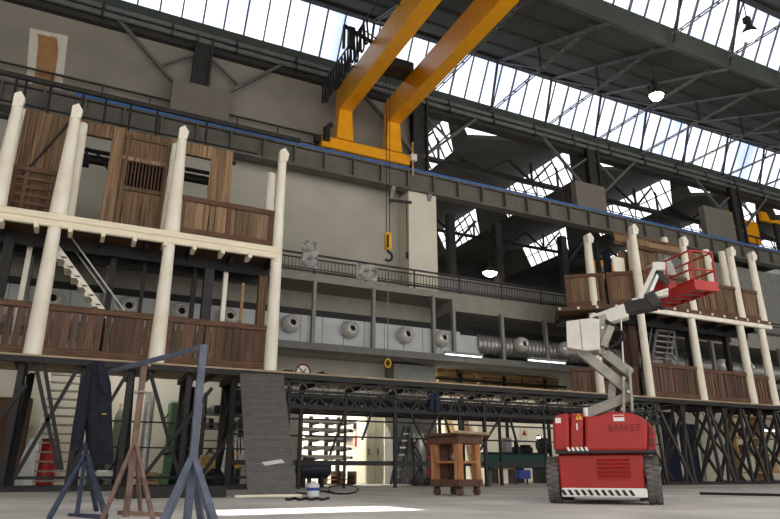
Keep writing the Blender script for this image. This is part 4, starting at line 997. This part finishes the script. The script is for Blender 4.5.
# ------------------------------------------------------------------ rolling cart
K = PZ(460, 496.2, 0)
cxd, cyd = V((.956, .292, 0)), V((-.292, .956, 0))
CM = Matrix(((cxd.x, cyd.x, 0, K.x), (cxd.y, cyd.y, 0, K.y), (0, 0, 1, 0), (0, 0, 0, 1)))
kd = (K.x*.438+K.y*.899)/15.5      # size scale with distance
t = thing('rolling_work_cart', 'wooden work cart on casters standing in the middle of the floor', 'cart', K)
def S(v): return v*kd
W_, D_ = S(.8), S(.9)
MB(CM).bbox(-.02, W_+.02, -.02, D_+.02, S(.2), S(.36), .01).build('base_frame', CARTD, t)
for x in (0, W_-S(.16)):
    for y in (0, D_-S(.16)): MB(CM).bbox(x, x+S(.16), y, y+S(.16), S(.3), S(1.22), .01).build('corner_post', CARTW, t)
MB(CM).bbox(0, W_, 0, D_, S(.72), S(.77), .008).build('shelf', CARTW, t)
MB(CM).box(W_-S(.05), W_-S(.03), S(.1), D_-S(.1), S(.3), S(1.2)).build('side_panel', CARTD, t) if False else None
MB(CM).box(S(.1), W_-S(.1), D_-S(.06), D_-S(.03), S(.3), S(1.2)).build('rear_panel', CARTD, t)
MB(CM).bbox(-S(.04), W_+S(.04), -S(.04), D_+S(.04), S(1.16), S(1.34), .01).build('apron', CARTD, t)
MB(CM).bbox(-S(.12), W_+S(.16), -S(.12), D_+S(.12), S(1.34), S(1.4), .01).build('table_top', CARTD, t)
MB(CM).bbox(-S(.16), W_+S(.2), -S(.16), -S(.02), S(1.38), S(1.44), .01).build('edge_board', PLY, t)
for x in (S(.1), W_-S(.1)):
    for y in (S(.08), D_-S(.1)):
        c = MB(CM); c.tube((x-S(.04), y, S(.09)), (x+S(.04), y, S(.09)), S(.09), n=16); o = c.build('caster', RACKR, t); MB(CM).box(x-S(.06), x+S(.06), y-S(.05), y+S(.05), S(.15), S(.2)).build('fork', DSTEEL, o)
p = CM @ V((S(.3), S(.4), S(.77)))
j = thing('steel_jar', 'small metal pot standing on the shelf of the work cart', 'pot', p); MB().lathe([(.001, 0), (.09, 0), (.09, .16), (.05, .2), (.03, .3), (.001, .3)], p).build('body', ALU, j); MB().tube(p+V((0, 0, .3)), p+V((0, 0, .42)), .05).build('lid', ARMG, j)
p = CM @ V((S(.32), S(.45), S(.36))); j = thing('hand_tool', 'dark tool standing on the bottom of the work cart', 'tool', p); MB().lathe([(.001, 0), (.16, 0), (.12, .1), (.05, .14), (.04, .42), (.001, .42)], p).build('body', DSTEEL, j)

# bottle and cables on the floor
p = PZ(313, 496.5, 0)
t = thing('water_bottle', 'large clear water bottle with blue label on the floor by the ramp', 'bottle', p)
MB().lathe([(.001, 0), (.14, 0), (.15, .03), (.138, .08), (.15, .12), (.15, .23), (.13, .28), (.06, .31), (.06, .35), (.001, .35)], p).build('body', PLAST, t)
MB().lathe([(.151, .13), (.152, .14), (.152, .19), (.151, .2)], p).build('label', BLUEL, t, 'blue label band')
pts = []
for i in range(40):
    u = i/39
    if u < .4: px = 296+u/.4*44; py = 492.5+1.2*math.sin(u*20)
    else: a = -math.pi/2+(u-.4)/.6*2*math.pi; px = 343+15*math.cos(a+math.pi*.0)*1.; py = 489.5+4.5*math.sin(-a)
    q = PZ(px, py, .02); pts.append((q.x, q.y, .025))
tag(MB().path(pts, .022, 6).build('looped_cable', BLACK), 'black cable loop lying on the floor right of the ramp', 'cable')
pts = [PZ(286+i*2.5, 499+.8*math.sin(i*1.4), .02) for i in range(18)]
tag(MB().path(pts, .03, 6).build('floor_cable', BLACK), 'short dark tangled cable in front of the water bottle', 'cable')
# low dark channel in front of the left set
a, b = PZ(116, 499, 0), PZ(238, 499, 0)
t = thing('steel_trough', 'long low black steel trough on the floor behind the rack', 'trough', ((a.x+b.x)/2, a.y, 0))
MB().bbox(a.x, b.x, a.y, a.y+.06, .0, .24, .01).build('side_plate', BLACK, t); MB().bbox(a.x, b.x, a.y+.5, a.y+.56, 0, .24, .01).build('side_plate', BLACK, t); MB().box(a.x, b.x, a.y+.06, a.y+.5, .0, .03).build('bottom', DSTEEL, t)
# ------------------------------------------------------------------ things under and behind the stage
def at(px0, px1, py0, py1, Y):
    a, b = PY(px0, (py0+py1)/2, Y), PY(px1, (py0+py1)/2, Y); return a.x, b.x, PY((px0+px1)/2, py1, Y).z, PY((px0+px1)/2, py0, Y).z
def simple(name, lb, cat, mb, m): return tag(mb.build(name, m), lb, cat)
# white stair seen head-on
x0, x1, zb_, zt_ = at(41, 80, 368, 478, 27)
t = thing('service_stairs', 'pale grey metal stairs with open treads behind the left trestles', 'stairs', ((x0+x1)/2, 27, 0))
for x in (x0, x1): MB().bar((x, 26.6, 0), (x, 28.5, zt_), .09, .2).build('stringer', WHITEP, t)
n = 13
for i in range(n): z = .25+i*(zt_-.3)/(n-1); y = 26.6+1.9*z/zt_; MB().box(x0, x1, y-.12, y+.14, z-.03, z+.03).build('tread', ARMG, t)
# red drum
x0, x1, z0, z1 = at(39, 57, 440, 480, 29)
t = thing('red_drum', 'red steel drum behind the white stairs under the left set', 'drum', ((x0+x1)/2, 29.2, 0)); c = ((x0+x1)/2, 29.2, 0); r = (x1-x0)/2
MB().lathe([(.001, 0), (r, 0), (r, .4), (r*1.04, .45), (r, .5), (r, .9), (r*1.04, .95), (r, 1.0), (r, z1), (.001, z1)], c).build('body', FIRE, t); MB().lathe([(.001, z1), (r*1.03, z1), (r*1.03, z1+.05), (.001, z1+.05)], c).build('lid', REDD, t)
x0, x1, z0, z1 = at(20, 37, 438, 478, 25.6)
m = MB(); rg = [[((x0+x1)/2+(x1-x0)/2*k*math.cos(a)*(1+.2*math.sin(3*a+k*5)), 25.9+.4*k*math.sin(a), z) for a in [2*math.pi*i/14 for i in range(14)]] for k, z in ((1, 0), (1.05, .4), (.8, 1), (.35, z1))]
simple('wrapped_bundle', 'pale plastic wrapped bundle at the far left under the stage', 'bundle', m.loft(rg), PLAST)
x0, x1, z0, z1 = at(-16, 29, 397, 445, 29)
t = thing('brown_cabinet', 'dark brown cabinet against the wall at the far left under the stage', 'cabinet', ((x0+x1)/2, 29, 0)); MB().bbox(x0, x1, 29, 29.6, 0, z1).build('body', WOODL, t); MB().box(x0+.05, x1-.05, 28.96, 29, .1, z1-.08).build('door', WOODR, t)
def cylinder(px, py0, py1, w, Y, lb, m, name='gas_cylinder'):
    x0, x1, z0, z1 = at(px-w/2, px+w/2, py0, py1, Y); r = (x1-x0)/2; c = ((x0+x1)/2, Y, 0)
    t = thing(name, lb, 'gas cylinder', c); h = z1
    MB().lathe([(.001, 0), (r, 0), (r, h*.78), (r*.85, h*.86), (r*.4, h*.92), (r*.3, h*.93)], c).build('body', m, t); MB().lathe([(r*.32, h*.92), (r*.32, h), (.001, h)], c, n=10).build('valve', GOLD, t); return t
cylinder(117, 403, 470, 10, 28, 'grey green gas cylinder right of the hanging coat', GASG)
cylinder(420, 421, 480, 11, 25.5, 'silver welding gas cylinder left of the work cart', ALU)
x0, x1, z0, z1 = at(144, 152, 370, 470, 28.5); simple('drain_pipe', 'silver vertical pipe behind the brown post stand', 'pipe', MB().tube((x0+.15, 28.5, 0), (x0+.15, 28.5, 3.7), .2, n=14), ALU)
x0, x1, z0, z1 = at(162, 186, 402, 478, 28)
t = thing('drill_machine', 'green column drill machine under the left set beside the dark curtain', 'machine', ((x0+x1)/2, 28, 0)); w = x1-x0
MB().bbox(x0, x1, 27.7, 28.5, 0, .5).build('base', GREEN, t); MB().bbox(x0+.2*w, x0+.55*w, 28, 28.4, .5, z1-.3).build('column', GREEN, t); MB().bbox(x0+.15*w, x1, 27.6, 28.4, z1-.9, z1, .06).build('head', GREEN, t); MB().tube((x0+.7*w, 27.8, z1-1.3), (x0+.7*w, 27.8, z1-.9), .07).build('spindle', ALU, t); MB().bbox(x0, x1, 27.6, 28.1, 1.2, 1.32).build('table', DSTEEL, t); m = MB(); m.tube((x0+.1*w, 27.6, z1-.5), (x0-.1*w, 27.4, z1-.8), .03); m.build('handle', BLACK, t)
x0, x1, z0, z1 = at(178, 192, 375, 478, 25)
m = MB()
for i in range(7): x = x0+(x1-x0)*i/7; m.tube((x, 25, 0), (x, 25+.02*i, 3.6), .07, n=8)
simple('black_curtain', 'narrow black folded curtain hanging behind the blue grey post', 'curtain', m, COAT)
x0, x1, z0, z1 = at(88, 108, 452, 474, 26.5); t = thing('green_cabinet', 'low green machine box below the hanging coat', 'cabinet', ((x0+x1)/2, 26.5, 0)); MB().bbox(x0, x1, 26.3, 27, 0, z1, .04).build('body', GREEN, t); MB().box(x0+.1, x1-.1, 26.26, 26.3, .2, z1-.2).build('door', DSTEEL, t)
p = PZ(101, 479, 0); t = thing('white_scooter', 'white and black small wheeled machine under the coat', 'machine', (PY(103, 470, 25.6).x, 25.6, 0)); x = PY(103, 470, 25.6).x
MB().lathe([(.05, -.08), (.22, -.08), (.22, .08), (.05, .08)], (x-.2, 25.6, .22), (0, 1, 0)).build('wheel', BLACK, t); MB().bbox(x-.25, x+.35, 25.5, 25.8, .3, .62, .08).build('body', STICKW, t); MB().tube((x+.2, 25.6, .6), (x+.45, 25.6, 1.05), .04).build('handle', BLACK, t)
for (pa, lb, zz) in ((0, 'lower light timber offcut on the floor pile right of the brown stand', 0), (1, 'upper light timber offcut on the floor pile right of the brown stand', .28)):
    x0, x1, z0, z1 = at(138, 160, 465, 478, 26); MBp = MB().bbox(x0+.2*pa, x1-.1*pa, 26-.2*pa, 26.5, zz, zz+.27, .02); simple('timber_offcut', lb, 'timber', MBp, GOLD)
# shelves with small goods
x0, x1, z0, z1 = at(203, 242, 400, 478, 28)
t = thing('goods_shelf', 'dark steel shelf with cans behind the left part of the grey ramp', 'shelf', ((x0+x1)/2, 28, 0))
zs = [PY(220, py, 28).z for py in (414, 428.5, 440, 468)]
for x in (x0, (x0+x1)/2, x1): MB().box(x-.04, x+.04, 28, 28.6, 0, z1+.3).build('upright', DSTEEL, t)
for z in zs: MB().box(x0, x1, 27.95, 28.6, z-.04, z).build('board', GREY, t)
k = 0
CANS = ['dented', 'tall', 'squat', 'slim', 'narrow']
for r_i, z in enumerate(zs[:2]):
    for i in range(8):
        x = x0+.12+(x1-x0-.2)*i/8; o = MB(); h = random.uniform(.22, .42); o.lathe([(.001, 0), (.1, 0), (.1, h), (.085, h+.02), (.001, h+.02)], (x, 28.1, z), n=12)
        o = o.build('paint_can', random.choice((ALU, DSTEEL, ARMG, BLACK))); tag(o, 'small paint can on the %s board of the shelf left of the ramp' % ('top' if r_i == 0 else 'second'), 'can', 'paint cans on the %s board of the goods shelf' % ('top' if r_i == 0 else 'second'))
x0, x1, z0, z1 = at(222, 230, 425, 452, 27.8); simple('white_board_piece', 'upright white board leaning on the goods shelf', 'board', MB().bbox(x0, x1, 27.75, 27.85, 0, z1), STICKW)
x0, x1, z0, z1 = at(208, 217, 445, 462, 27.7); c = ((x0+x1)/2, 28.27, zs[3]); t = thing('steel_canister', 'shiny grey canister on the lowest board of the goods shelf', 'canister', c); MB().lathe([(.001, 0), ((x1-x0)/2, 0), ((x1-x0)/2, .55), (.1, .7), (.001, .7)], c).build('body', ALU, t); MB().tube((c[0], c[1], c[2]+.68), (c[0], c[1], c[2]+.8), .07).build('cap', BLACK, t)
c = PY(236, 460, 27.6); m = MB()
for k in range(4):
    m.path([(c.x+(.3-.02*k)*math.cos(a), 27.6+.05*k, c.z+(.28-.02*k)*math.sin(a)) for a in [2*math.pi*i/18 for i in range(19)]], .05, 6)
simple('hanging_hose_coil', 'coil of yellow hose beside the grey ramp', 'hose', m, YELD)
m = MB()
for k in range(5): x = c.x-.1+.12*k; m.path([(x, 27.5, c.z+.9), (x+.06*math.sin(k), 27.45, c.z+.4), (x+.1*math.cos(k), 27.5, c.z-.2)], .03, 6)
simple('hanging_ropes', 'bundle of pale hanging ropes above the yellow hose coil', 'rope', m, STICKW)
x0, x1, z0, z1 = at(200, 206, 455, 475, 27); simple('pale_crate', 'pale wooden box on the floor left of the black bag', 'box', MB().bbox(x0, x1+.5, 26.8, 27.3, 0, z1, .02), GOLD)
p = PZ(214, 489, 0); m = MB(); rg = [[(p.x+.33*k*math.cos(a)*(1+.15*math.sin(3*a)), p.y+.3*k*math.sin(a), z) for a in [2*math.pi*i/14 for i in range(14)]] for k, z in ((.9, 0), (1.1, .2), (.9, .5), (.4, .68))]
simple('black_bag', 'black stuffed bag on the floor left of the grey ramp', 'bag', m.loft(rg), BLACK)
# pipe rack
YR2 = 31
x0, x1, z0, z1 = at(303, 345, 418, 475, YR2)
t = thing('pipe_rack', 'steel cantilever rack of pipes right of the grey ramp in front of the white wall', 'rack', ((x0+x1)/2, YR2, 0))
for px in (313, 329, 341): x = PY(px, 440, YR2).x; MB().box(x-.08, x+.08, YR2+.3, YR2+.5, 0, z1+.1).build('upright', DSTEEL, t)
for py in (424, 432, 441, 450, 459):
    z = PY(325, py, YR2).z
    m = MB()
    for px in (313, 329, 341): x = PY(px, 440, YR2).x; m.box(x-.05, x+.05, YR2-.7, YR2+.3, z-.06, z)
    m.build('arm_set', DSTEEL, t)
i = 0
for r_i, py in enumerate((424, 432, 441, 450, 459)):
    z = PY(325, py, YR2).z
    for k in range(4):
        r = random.choice((.05, .07, .09)); L0_ = x0-random.uniform(0, .5); y = YR2-.6+k*.22
        o = MB().tube((L0_, y, z+r), (x1+random.uniform(-.3, .4), y, z+r), r, n=10).build('metal_pipe', (ALU, ARMG, DSTEEL, ALU)[k])
        tag(o, 'long metal pipe on the %s arm level of the pipe rack' % ('top', 'second', 'middle', 'fourth', 'lowest')[r_i], 'pipe', 'pipes on the %s level of the rack' % ('top', 'second', 'middle', 'fourth', 'lowest')[r_i])
# compressor
x0, x1, z0, z1 = at(298, 325, 461, 478, 24); z0 = .25
t = thing('compressor_tank', 'dark blue black compressor tank lying below the pipe rack', 'compressor', ((x0+x1)/2, 24, 0)); r = .32; x1 += .15; z0 = .32
MB().lathe([(.001, -.08), (r*.6, -.05), (r, .08), (r, x1-x0-.08), (r*.6, x1-x0+.05), (.001, x1-x0+.08)], (x0, 24, z0+r), (1, 0, 0), 20).build('tank', TANK, t)
for x in (x0+.2, x1-.3): MB().box(x-.05, x+.05, 23.8, 24.2, 0, z0+.15).build('foot', BLACK, t)
m = MB(); m.bbox(x0+.2, x0+.6, 23.8, 24.2, z0+2*r-.03, z0+2*r+.12, .05); m.build('motor', DSTEEL, t)
for k, (px, w_, lb) in enumerate(((331, 8, 'wooden pallet pieces on the floor right of the compressor, left pile'), (343, 9, 'wooden pallet pieces on the floor right of the compressor, right pile'))):
    p = PY(px, 470, 30); m = MB()
    for j in range(3): m.box(p.x-.5, p.x+.5, 29.5, 30.3, j*.2, j*.2+.05); m.box(p.x-.5, p.x-.35, 29.5, 30.3, j*.2+.05, j*.2+.2); m.box(p.x+.35, p.x+.5, 29.5, 30.3, j*.2+.05, j*.2+.2)
    simple('pallet_stack', lb, 'pallet', m, CARTD if k else GOLD)
YB = 35.9
x0, x1, z0, z1 = at(345, 351.5, 427, 441, YB); t = thing('electric_box', 'grey electrical box on the white wall left of the fire extinguisher', 'electrical box', ((x0+x1)/2, YB, z0)); MB().bbox(x0, x1, YB-.2, YB, z0, z1, .02).build('body', BEIGE, t); m = MB()
for i in range(3): m.box(x0+.06+i*.1, x0+.12+i*.1, YB-.22, YB-.2, z1-.3, z1-.1)
m.build('switch_row', BLACK, t)
x = PY(352.5, 438, YB).x; z0 = PY(352, 447, YB).z; z1 = PY(352, 433, YB).z; c = (x+.25, YB-.2, z0)
t = thing('fire_extinguisher', 'red fire extinguisher hanging on the bright white wall', 'fire extinguisher', c); h = z1-z0; MB().lathe([(.001, 0), (.16, 0), (.16, h*.75), (.07, h*.88), (.001, h*.9)], c, n=16).build('body', FIRE, t); MB().bbox(c[0]-.08, c[0]+.1, c[1]-.05, c[1]+.05, h*.88+z0, h+z0, .01).build('valve', BLACK, t); MB().path([(c[0]+.08, c[1], z0+h*.95), (c[0]+.25, c[1], z0+h*.6), (c[0]+.3, c[1], z0-.2)], .03, 6).build('hose', BLACK, t)
x0, x1, z0, z1 = at(353, 356, 423, 429, YB); simple('black_wall_box', 'small black box on the white wall above the fire extinguisher', 'box', MB().bbox(x0, x1, YB-.1, YB, z0, z1), BLACK)
x0, x1, z0, z1 = at(366, 384, 413, 476, 31)
t = thing('tall_locker', 'tall beige locker cabinet standing right of the fire extinguisher', 'locker', ((x0+x1)/2, 31, 0)); MB().bbox(x0, x1, 31, 32.2, 0, z1).build('body', BEIGE, t)
for k in range(2): a = x0+(x1-x0)*k/2; o = MB().bbox(a+.03, a+(x1-x0)/2-.03, 30.96, 31, .1, z1-.06, .01).build('door', BEIGE, t); MB().box(a+.12, a+.17, 30.93, 30.96, 1.4, 1.7).build('handle', DSTEEL, o)
# ladder
a, b = PY(395, 478, 26.5), PY(407, 427, 27.2)
t = thing('step_ladder', 'blue and grey folding ladder leaning left of the silver gas cylinder', 'ladder', (a.x, 26.5, 0)); a.z = .05
for d in (-.22, .22): MB().bar(a+V((d, 0, 0)), b+V((d*.7, 0, 0)), .08, .08).build('rail', RACKB, t)
m = MB()
for i in range(1, 8): p = a.lerp(b, i/8); m.bar(p-V((.2, 0, 0)), p+V((.2, 0, 0)), .06, .05)
m.build('rung_set', ALU, t); MB().bar(b, (b.x+.5, 28.2, .03), .06).build('rear_leg', RACKB, t)
x = PY(418, 450, 25.3).x
t = thing('welding_cart', 'black two wheeled welding cart with hoses around the silver cylinder', 'cart', (x, 25.3, 0))
MB().box(x-.35, x+.35, 25.0, 25.2, .1, .18).build('plate', BLACK, t)
for d in (-.35, .3): MB().lathe([(.03, -.05), (.16, -.05), (.16, .05), (.03, .05)], (x+d, 25.0, .17), (0, 1, 0)).build('wheel', BLACK, t)
for k in range(3):
    m = MB(); m.path([(x-.25+.5*math.sin(k+i*.5)*.5, 25.0-.04*k, .5+i*.16) for i in range(10)], .03, 6); m.build('hose', BLACK, t)
MB().bar((x-.3, 25.1, .1), (x-.32, 25.1, 1.7), .05).build('handle_bar', BLACK, t)
x0, x1, z0, z1 = at(427, 436, 438, 478, 27)
t = thing('red_cabinet', 'red tool cabinet partly hidden behind the work cart', 'cabinet', ((x0+x1)/2, 27, 0)); MB().bbox(x0, x1+.3, 27, 27.7, 0, z1, .03).build('body', FIRE, t); m = MB()
for i in range(4): m.box(x0+.04, x1+.26, 26.97, 27, .2+i*.35, .48+i*.35)
m.build('drawer_front_set', REDD, t)
for i, (px, w, tz, mt, lb) in enumerate(((441, 7, 3.1, GOLD, 'pale board leaning on the wall behind the cart, leftmost'), (450, 8, 3.0, PINE, 'pale wide board leaning on the wall behind the cart, second from left'), (460, 6, 3.2, GOLD, 'board leaning on the wall behind the cart, third from left'), (469, 7, 2.9, PINE, 'pale board leaning on the wall behind the cart, fourth from left'), (478, 6, 3.1, WOODP, 'brownish board leaning on the wall behind the cart, fifth from left'), (488, 5, 2.8, PINE, 'narrow board leaning on the wall behind the cart, rightmost'))):
    a, b = PY(px-w/2, 440, 34.2).x, PY(px+w/2, 440, 34.2).x
    m = MB(); m.prism([(a, 34.2+.08*i, .0), (b, 34.2+.08*i, .0), (b+.1, 35.5+.05*i, tz+.6), (a+.1, 35.5+.05*i, tz+.6)], (0, .06, 0)); simple('leaning_board', lb, 'board', m, mt)
# lathe bench and its things
YT = 29
x0, x1, z0, z1 = at(488, 548, 454, 468, YT)
t = thing('machine_bench', 'long dark teal machine bench left of the red lift', 'bench', ((x0+x1)/2, YT, 0)); MB().bbox(x0, x1, YT, YT+.9, z0, z1, .04).build('bed', TEAL, t)
for x in (x0+.3, (x0+x1)/2, x1-.5): MB().bbox(x, x+.4, YT+.1, YT+.8, 0, z0).build('leg', DSTEEL, t)
MB().bbox(x0-.1, x1, YT-.05, YT+.95, z1, z1+.08).build('bench_top', DSTEEL, t)
zz = z1+.08
for (pa, pb, pt, pbm, mt, nm, lb) in ((501, 512, 438, 452, PLAST, 'white_bucket', 'white bucket on the teal machine bench'), (514, 532, 441, 453, BLACK, 'tool_block', 'dark machine block on the teal bench right of the white bucket'), (540, 552, 441, 453, DSTEEL, 'grinder_guard', 'round dark machine guard on the bench beside the red lift')):
    a, b, q0, q1 = at(pa, pb, pt, pbm, YT+.3); m = MB()
    if nm == 'tool_block': m.bbox(a, b, YT+.2, YT+.7, zz, zz+.3, .04); m.tube((a+.2, YT+.4, zz+.3), (a+.2, YT+.4, q1), .1); m.bbox((a+b)/2, b-.1, YT+.25, YT+.6, zz+.3, zz+.42, .03)
    elif nm == 'white_bucket': r = (b-a)/2; m.lathe([(.001, 0), (r*.85, 0), (r, q1-zz), (r*1.06, q1-zz), (r*.9, q1-zz), (r*.8, .1)], ((a+b)/2, YT+.4, zz))
    else: m.tube(((a+b)/2, YT+.3, zz+(b-a)/2), ((a+b)/2, YT+.7, zz+(b-a)/2), (b-a)/2, n=20); m.bbox(a+.1, b-.1, YT+.3, YT+.7, zz, zz+.2)
    simple(nm, lb, nm.split('_')[1], m, mt)
c = PY(537, 437, 30); t = thing('work_lamp', 'small glowing work lamp above the teal bench', 'lamp', (c.x, 30, zz)); MB().lathe([(.03, 0), (.16, -.16), (.15, -.16), (.02, -.02)], (c.x, 29.9, c.z+.1), (0, .5, 1), 14).build('shade', DSTEEL, t); MB().lathe([(.001, 0), (.1, .03), (.09, .1), (.001, .12)], (c.x, 29.85, c.z-.1), n=12).build('bulb', LENSE, t, 'glowing bulb'); MB().bar((c.x+.1, 30, zz-.9), (c.x, 29.95, c.z+.1), .04).build('stem', DSTEEL, t)
a, b, q0, q1 = at(500, 516, 468, 484, 26)
t = thing('low_stool', 'low wooden stool under the teal bench', 'stool', ((a+b)/2, 26, 0)); MB().bbox(a, b, 26, 26.5, q1-.06, q1).build('seat', CARTW, t)
for x in (a+.05, b-.05):
    for y in (26.05, 26.45): MB().bar((x, y, 0), (x, y, q1-.05), .06).build('leg', CARTD, t)
a, b, q0, q1 = at(518, 530, 470, 482, 26.5); t = thing('blue_crate', 'small blue plastic crate on legs right of the low stool', 'crate', ((a+b)/2, 26.5, 0)); MB().bbox(a, b, 26.4, 26.9, .25, q1, .03).build('body', BLUEL, t)
for x in (a+.06, b-.06): MB().bar((x, 26.65, 0), (x, 26.65, .3), .06).build('leg', BLACK, t)
p = PY(524, 434, YB); t = thing('wall_notice', 'small red marked notice on the beige wall above the bench', 'notice', (p.x, YB, p.z-.4)); MB().box(p.x-.3, p.x+.3, YB-.03, YB, p.z-.4, p.z+.4).build('sheet', BEIGE, t); MB().prism([(p.x-.2, YB-.04, p.z-.1), (p.x+.2, YB-.04, p.z-.1), (p.x, YB-.04, p.z+.28)], (0, .01, 0)).build('red_triangle', REDD, t)
# blue cloth on the truss
q = [PY(px, py, YS-.14) for px, py in ((428, 392), (433, 389), (439, 392), (441, 402), (439, 412), (430, 411), (429, 402))]
m = MB(); m.prism(q, (0, .1, 0)); c = PY(434, 400, YS-.16); m.tube((c.x-.15, YS-.17, c.z-.4), (c.x-.1, YS-.17, c.z+.35), .09); m.tube((c.x+.12, YS-.17, c.z-.45), (c.x+.1, YS-.17, c.z+.3), .08)
simple('blue_cloth', 'dark blue cloth hanging on the lattice truss above the work cart', 'cloth', m, NAVY)
# behind the right trestles
for (pa, pb, py0, py1, lb) in ((664, 678, 412, 470, 'dark navy panel standing behind the right trestles, left one'), (682, 698, 424, 472, 'dark navy panel standing behind the right trestles, right one')):
    a, b, q0, q1 = at(pa, pb, py0, py1, 26); t = thing('navy_panel', lb, 'panel', ((a+b)/2, 26, 0)); MB().bbox(a, b, 26, 26.1, 0, q1).build('sheet', NAVY, t); MB().box(a, b, 26.1, 26.18, q1-.2, q1).build('batten', BLACK, t)
a, b, q0, q1 = at(699, 716, 404, 468, 28); t = thing('pale_partition', 'pale green grey partition with prohibition signs behind the right trestles', 'partition', ((a+b)/2, 28, 0)); MB().bbox(a, b, 28, 28.12, 0, q1+.2).build('sheet', BEIGE, t); MB().box(a, a+.1, 27.95, 28, 0, q1+.2).build('edge_post', GREY, t)
c = PY(706.5, 411.5, 27.9); nosign(t, c.x, 27.96, c.z, .33); c2 = PY(711, 423, 27.9); MB().box(c2.x-.25, c2.x+.25, 27.96, 27.99, c2.z-.35, c2.z+.25).build('notice_plate', STICKW, t); m = MB()
for i in range(3): m.box(c2.x-.2, c2.x+.2-.08*i, 27.95, 27.96, c2.z+.1-.15*i, c2.z+.15-.15*i)
m.build('notice_bar_set', HOLE, t)
a, b, q0, q1 = at(738, 790, 420, 478, 29); t = thing('tall_store_shelf', 'tan storage shelf behind the rightmost trestles', 'shelf', ((a+b)/2, 29, 0))
for x in (a, (a+b)/2, b): MB().box(x-.08, x+.08, 29, 29.8, 0, 4.2).build('upright', GOLD, t)
for z in (.5, 1.6, 2.7, 4.1): MB().box(a, b, 29, 29.8, z, z+.1).build('board', GOLD, t)
for i, (px, pz, w, h, mt, lb) in enumerate(((745, 1.7, .9, .6, WOODP, 'tan box on the middle board of the store shelf'), (757, 1.7, 1.0, .5, BEIGE, 'pale box on the middle board of the store shelf'), (768, .6, .9, .7, GOLD, 'wide crate on the low board of the store shelf'), (750, 2.8, 1.1, .6, CARTD, 'brown box on the upper board of the store shelf'))):
    x = PY(px, 450, 29.3).x; simple('storage_box', lb, 'box', MB().bbox(x-w/2, x+w/2, 29.05, 29.6, pz, pz+h, .03), mt)
c = PY(770, 431, 31); t = thing('tube_lamp', 'glowing strip lamp above the store shelf at the far right', 'lamp', (c.x, 31, c.z)); MB().box(c.x-1.3, c.x+1.2, 30.9, 31.1, c.z+.1, c.z+.22).build('housing', GREY, t); MB().tube((c.x-1.2, 31, c.z+.03), (c.x+1.1, 31, c.z+.03), .06).build('tube', TUBE, t, 'glowing tube')

# ------------------------------------------------------------------ light, world, camera
def light(kind, name, loc, energy, color=(1, 1, 1), size=1., rot=None, sy=None):
    L = bpy.data.lights.new(name, kind); L.energy = energy; L.color = color
    if kind == 'AREA': L.shape = 'RECTANGLE'; L.size = size; L.size_y = sy or size
    elif kind == 'POINT': L.shadow_soft_size = size
    o = bpy.data.objects.new(name, L); C.objects.link(o); o.location = loc
    if rot: o.rotation_euler = rot
    return o
sun = bpy.data.lights.new('sun', 'SUN'); sun.energy = 14; sun.angle = math.radians(.53); sun.color = (1, .96, .9)
so = bpy.data.objects.new('sun', sun); C.objects.link(so)
hole = V((7.1, 1.9, 24.2)); tgt = PZ(330, 509.6, 0); so.rotation_euler = (hole-tgt).to_track_quat('Z', 'Y').to_euler(); so.location = (0, 0, 40)
# fluorescent lamps of the store and workshop bays under the gallery
for x, y, e in ((11.5, 32.8, 900), (14.0, 33, 500), (20, 33, 200), (28, 33, 140)):
    light('AREA', 'bay_lamp', (x, y, 6.0), e, (1, .97, .9), 2.4, (0, 0, 0), .3)
light('AREA', 'left_bay_lamp', (2, 27.5, 5.7), 120, (1, .97, .9), 4, (0, 0, 0), .3)
w = bpy.data.worlds.new('World'); bpy.context.scene.world = w; w.use_nodes = True
w.node_tree.nodes['Background'].inputs[0].default_value = (1, .985, .955, 1); w.node_tree.nodes['Background'].inputs[1].default_value = 2.0
cd = bpy.data.cameras.new('Camera'); co = bpy.data.objects.new('Camera', cd); C.objects.link(co)
co.location = O; co.rotation_euler = (math.pi/2+PIT, 0, -YAW)
cd.sensor_fit = 'HORIZONTAL'; cd.sensor_width = 36; cd.lens = F/780*36; cd.clip_end = 400; cd.clip_start = .05
for o in C.objects:
    if 'label' in o.keys():
        l = o['label'].replace('the left set', 'the grille door set').replace('left set', 'grille door set').replace('the right set', 'the set behind lift').replace('right set', 'set behind lift').replace('the set with the', 'the')
        o['label'] = l
        if len(l.split()) > 16: print('LONG', l)
sc = bpy.context.scene; sc.camera = co
sc.view_settings.view_transform = 'Standard'; sc.view_settings.look = 'None'; sc.view_settings.exposure = 0.0; sc.view_settings.gamma = 1; sc.view_settings.use_curve_mapping = False
sc.cycles.max_bounces = 8; sc.cycles.diffuse_bounces = 5
try: sc.cycles.use_denoising = True
except Exception: pass
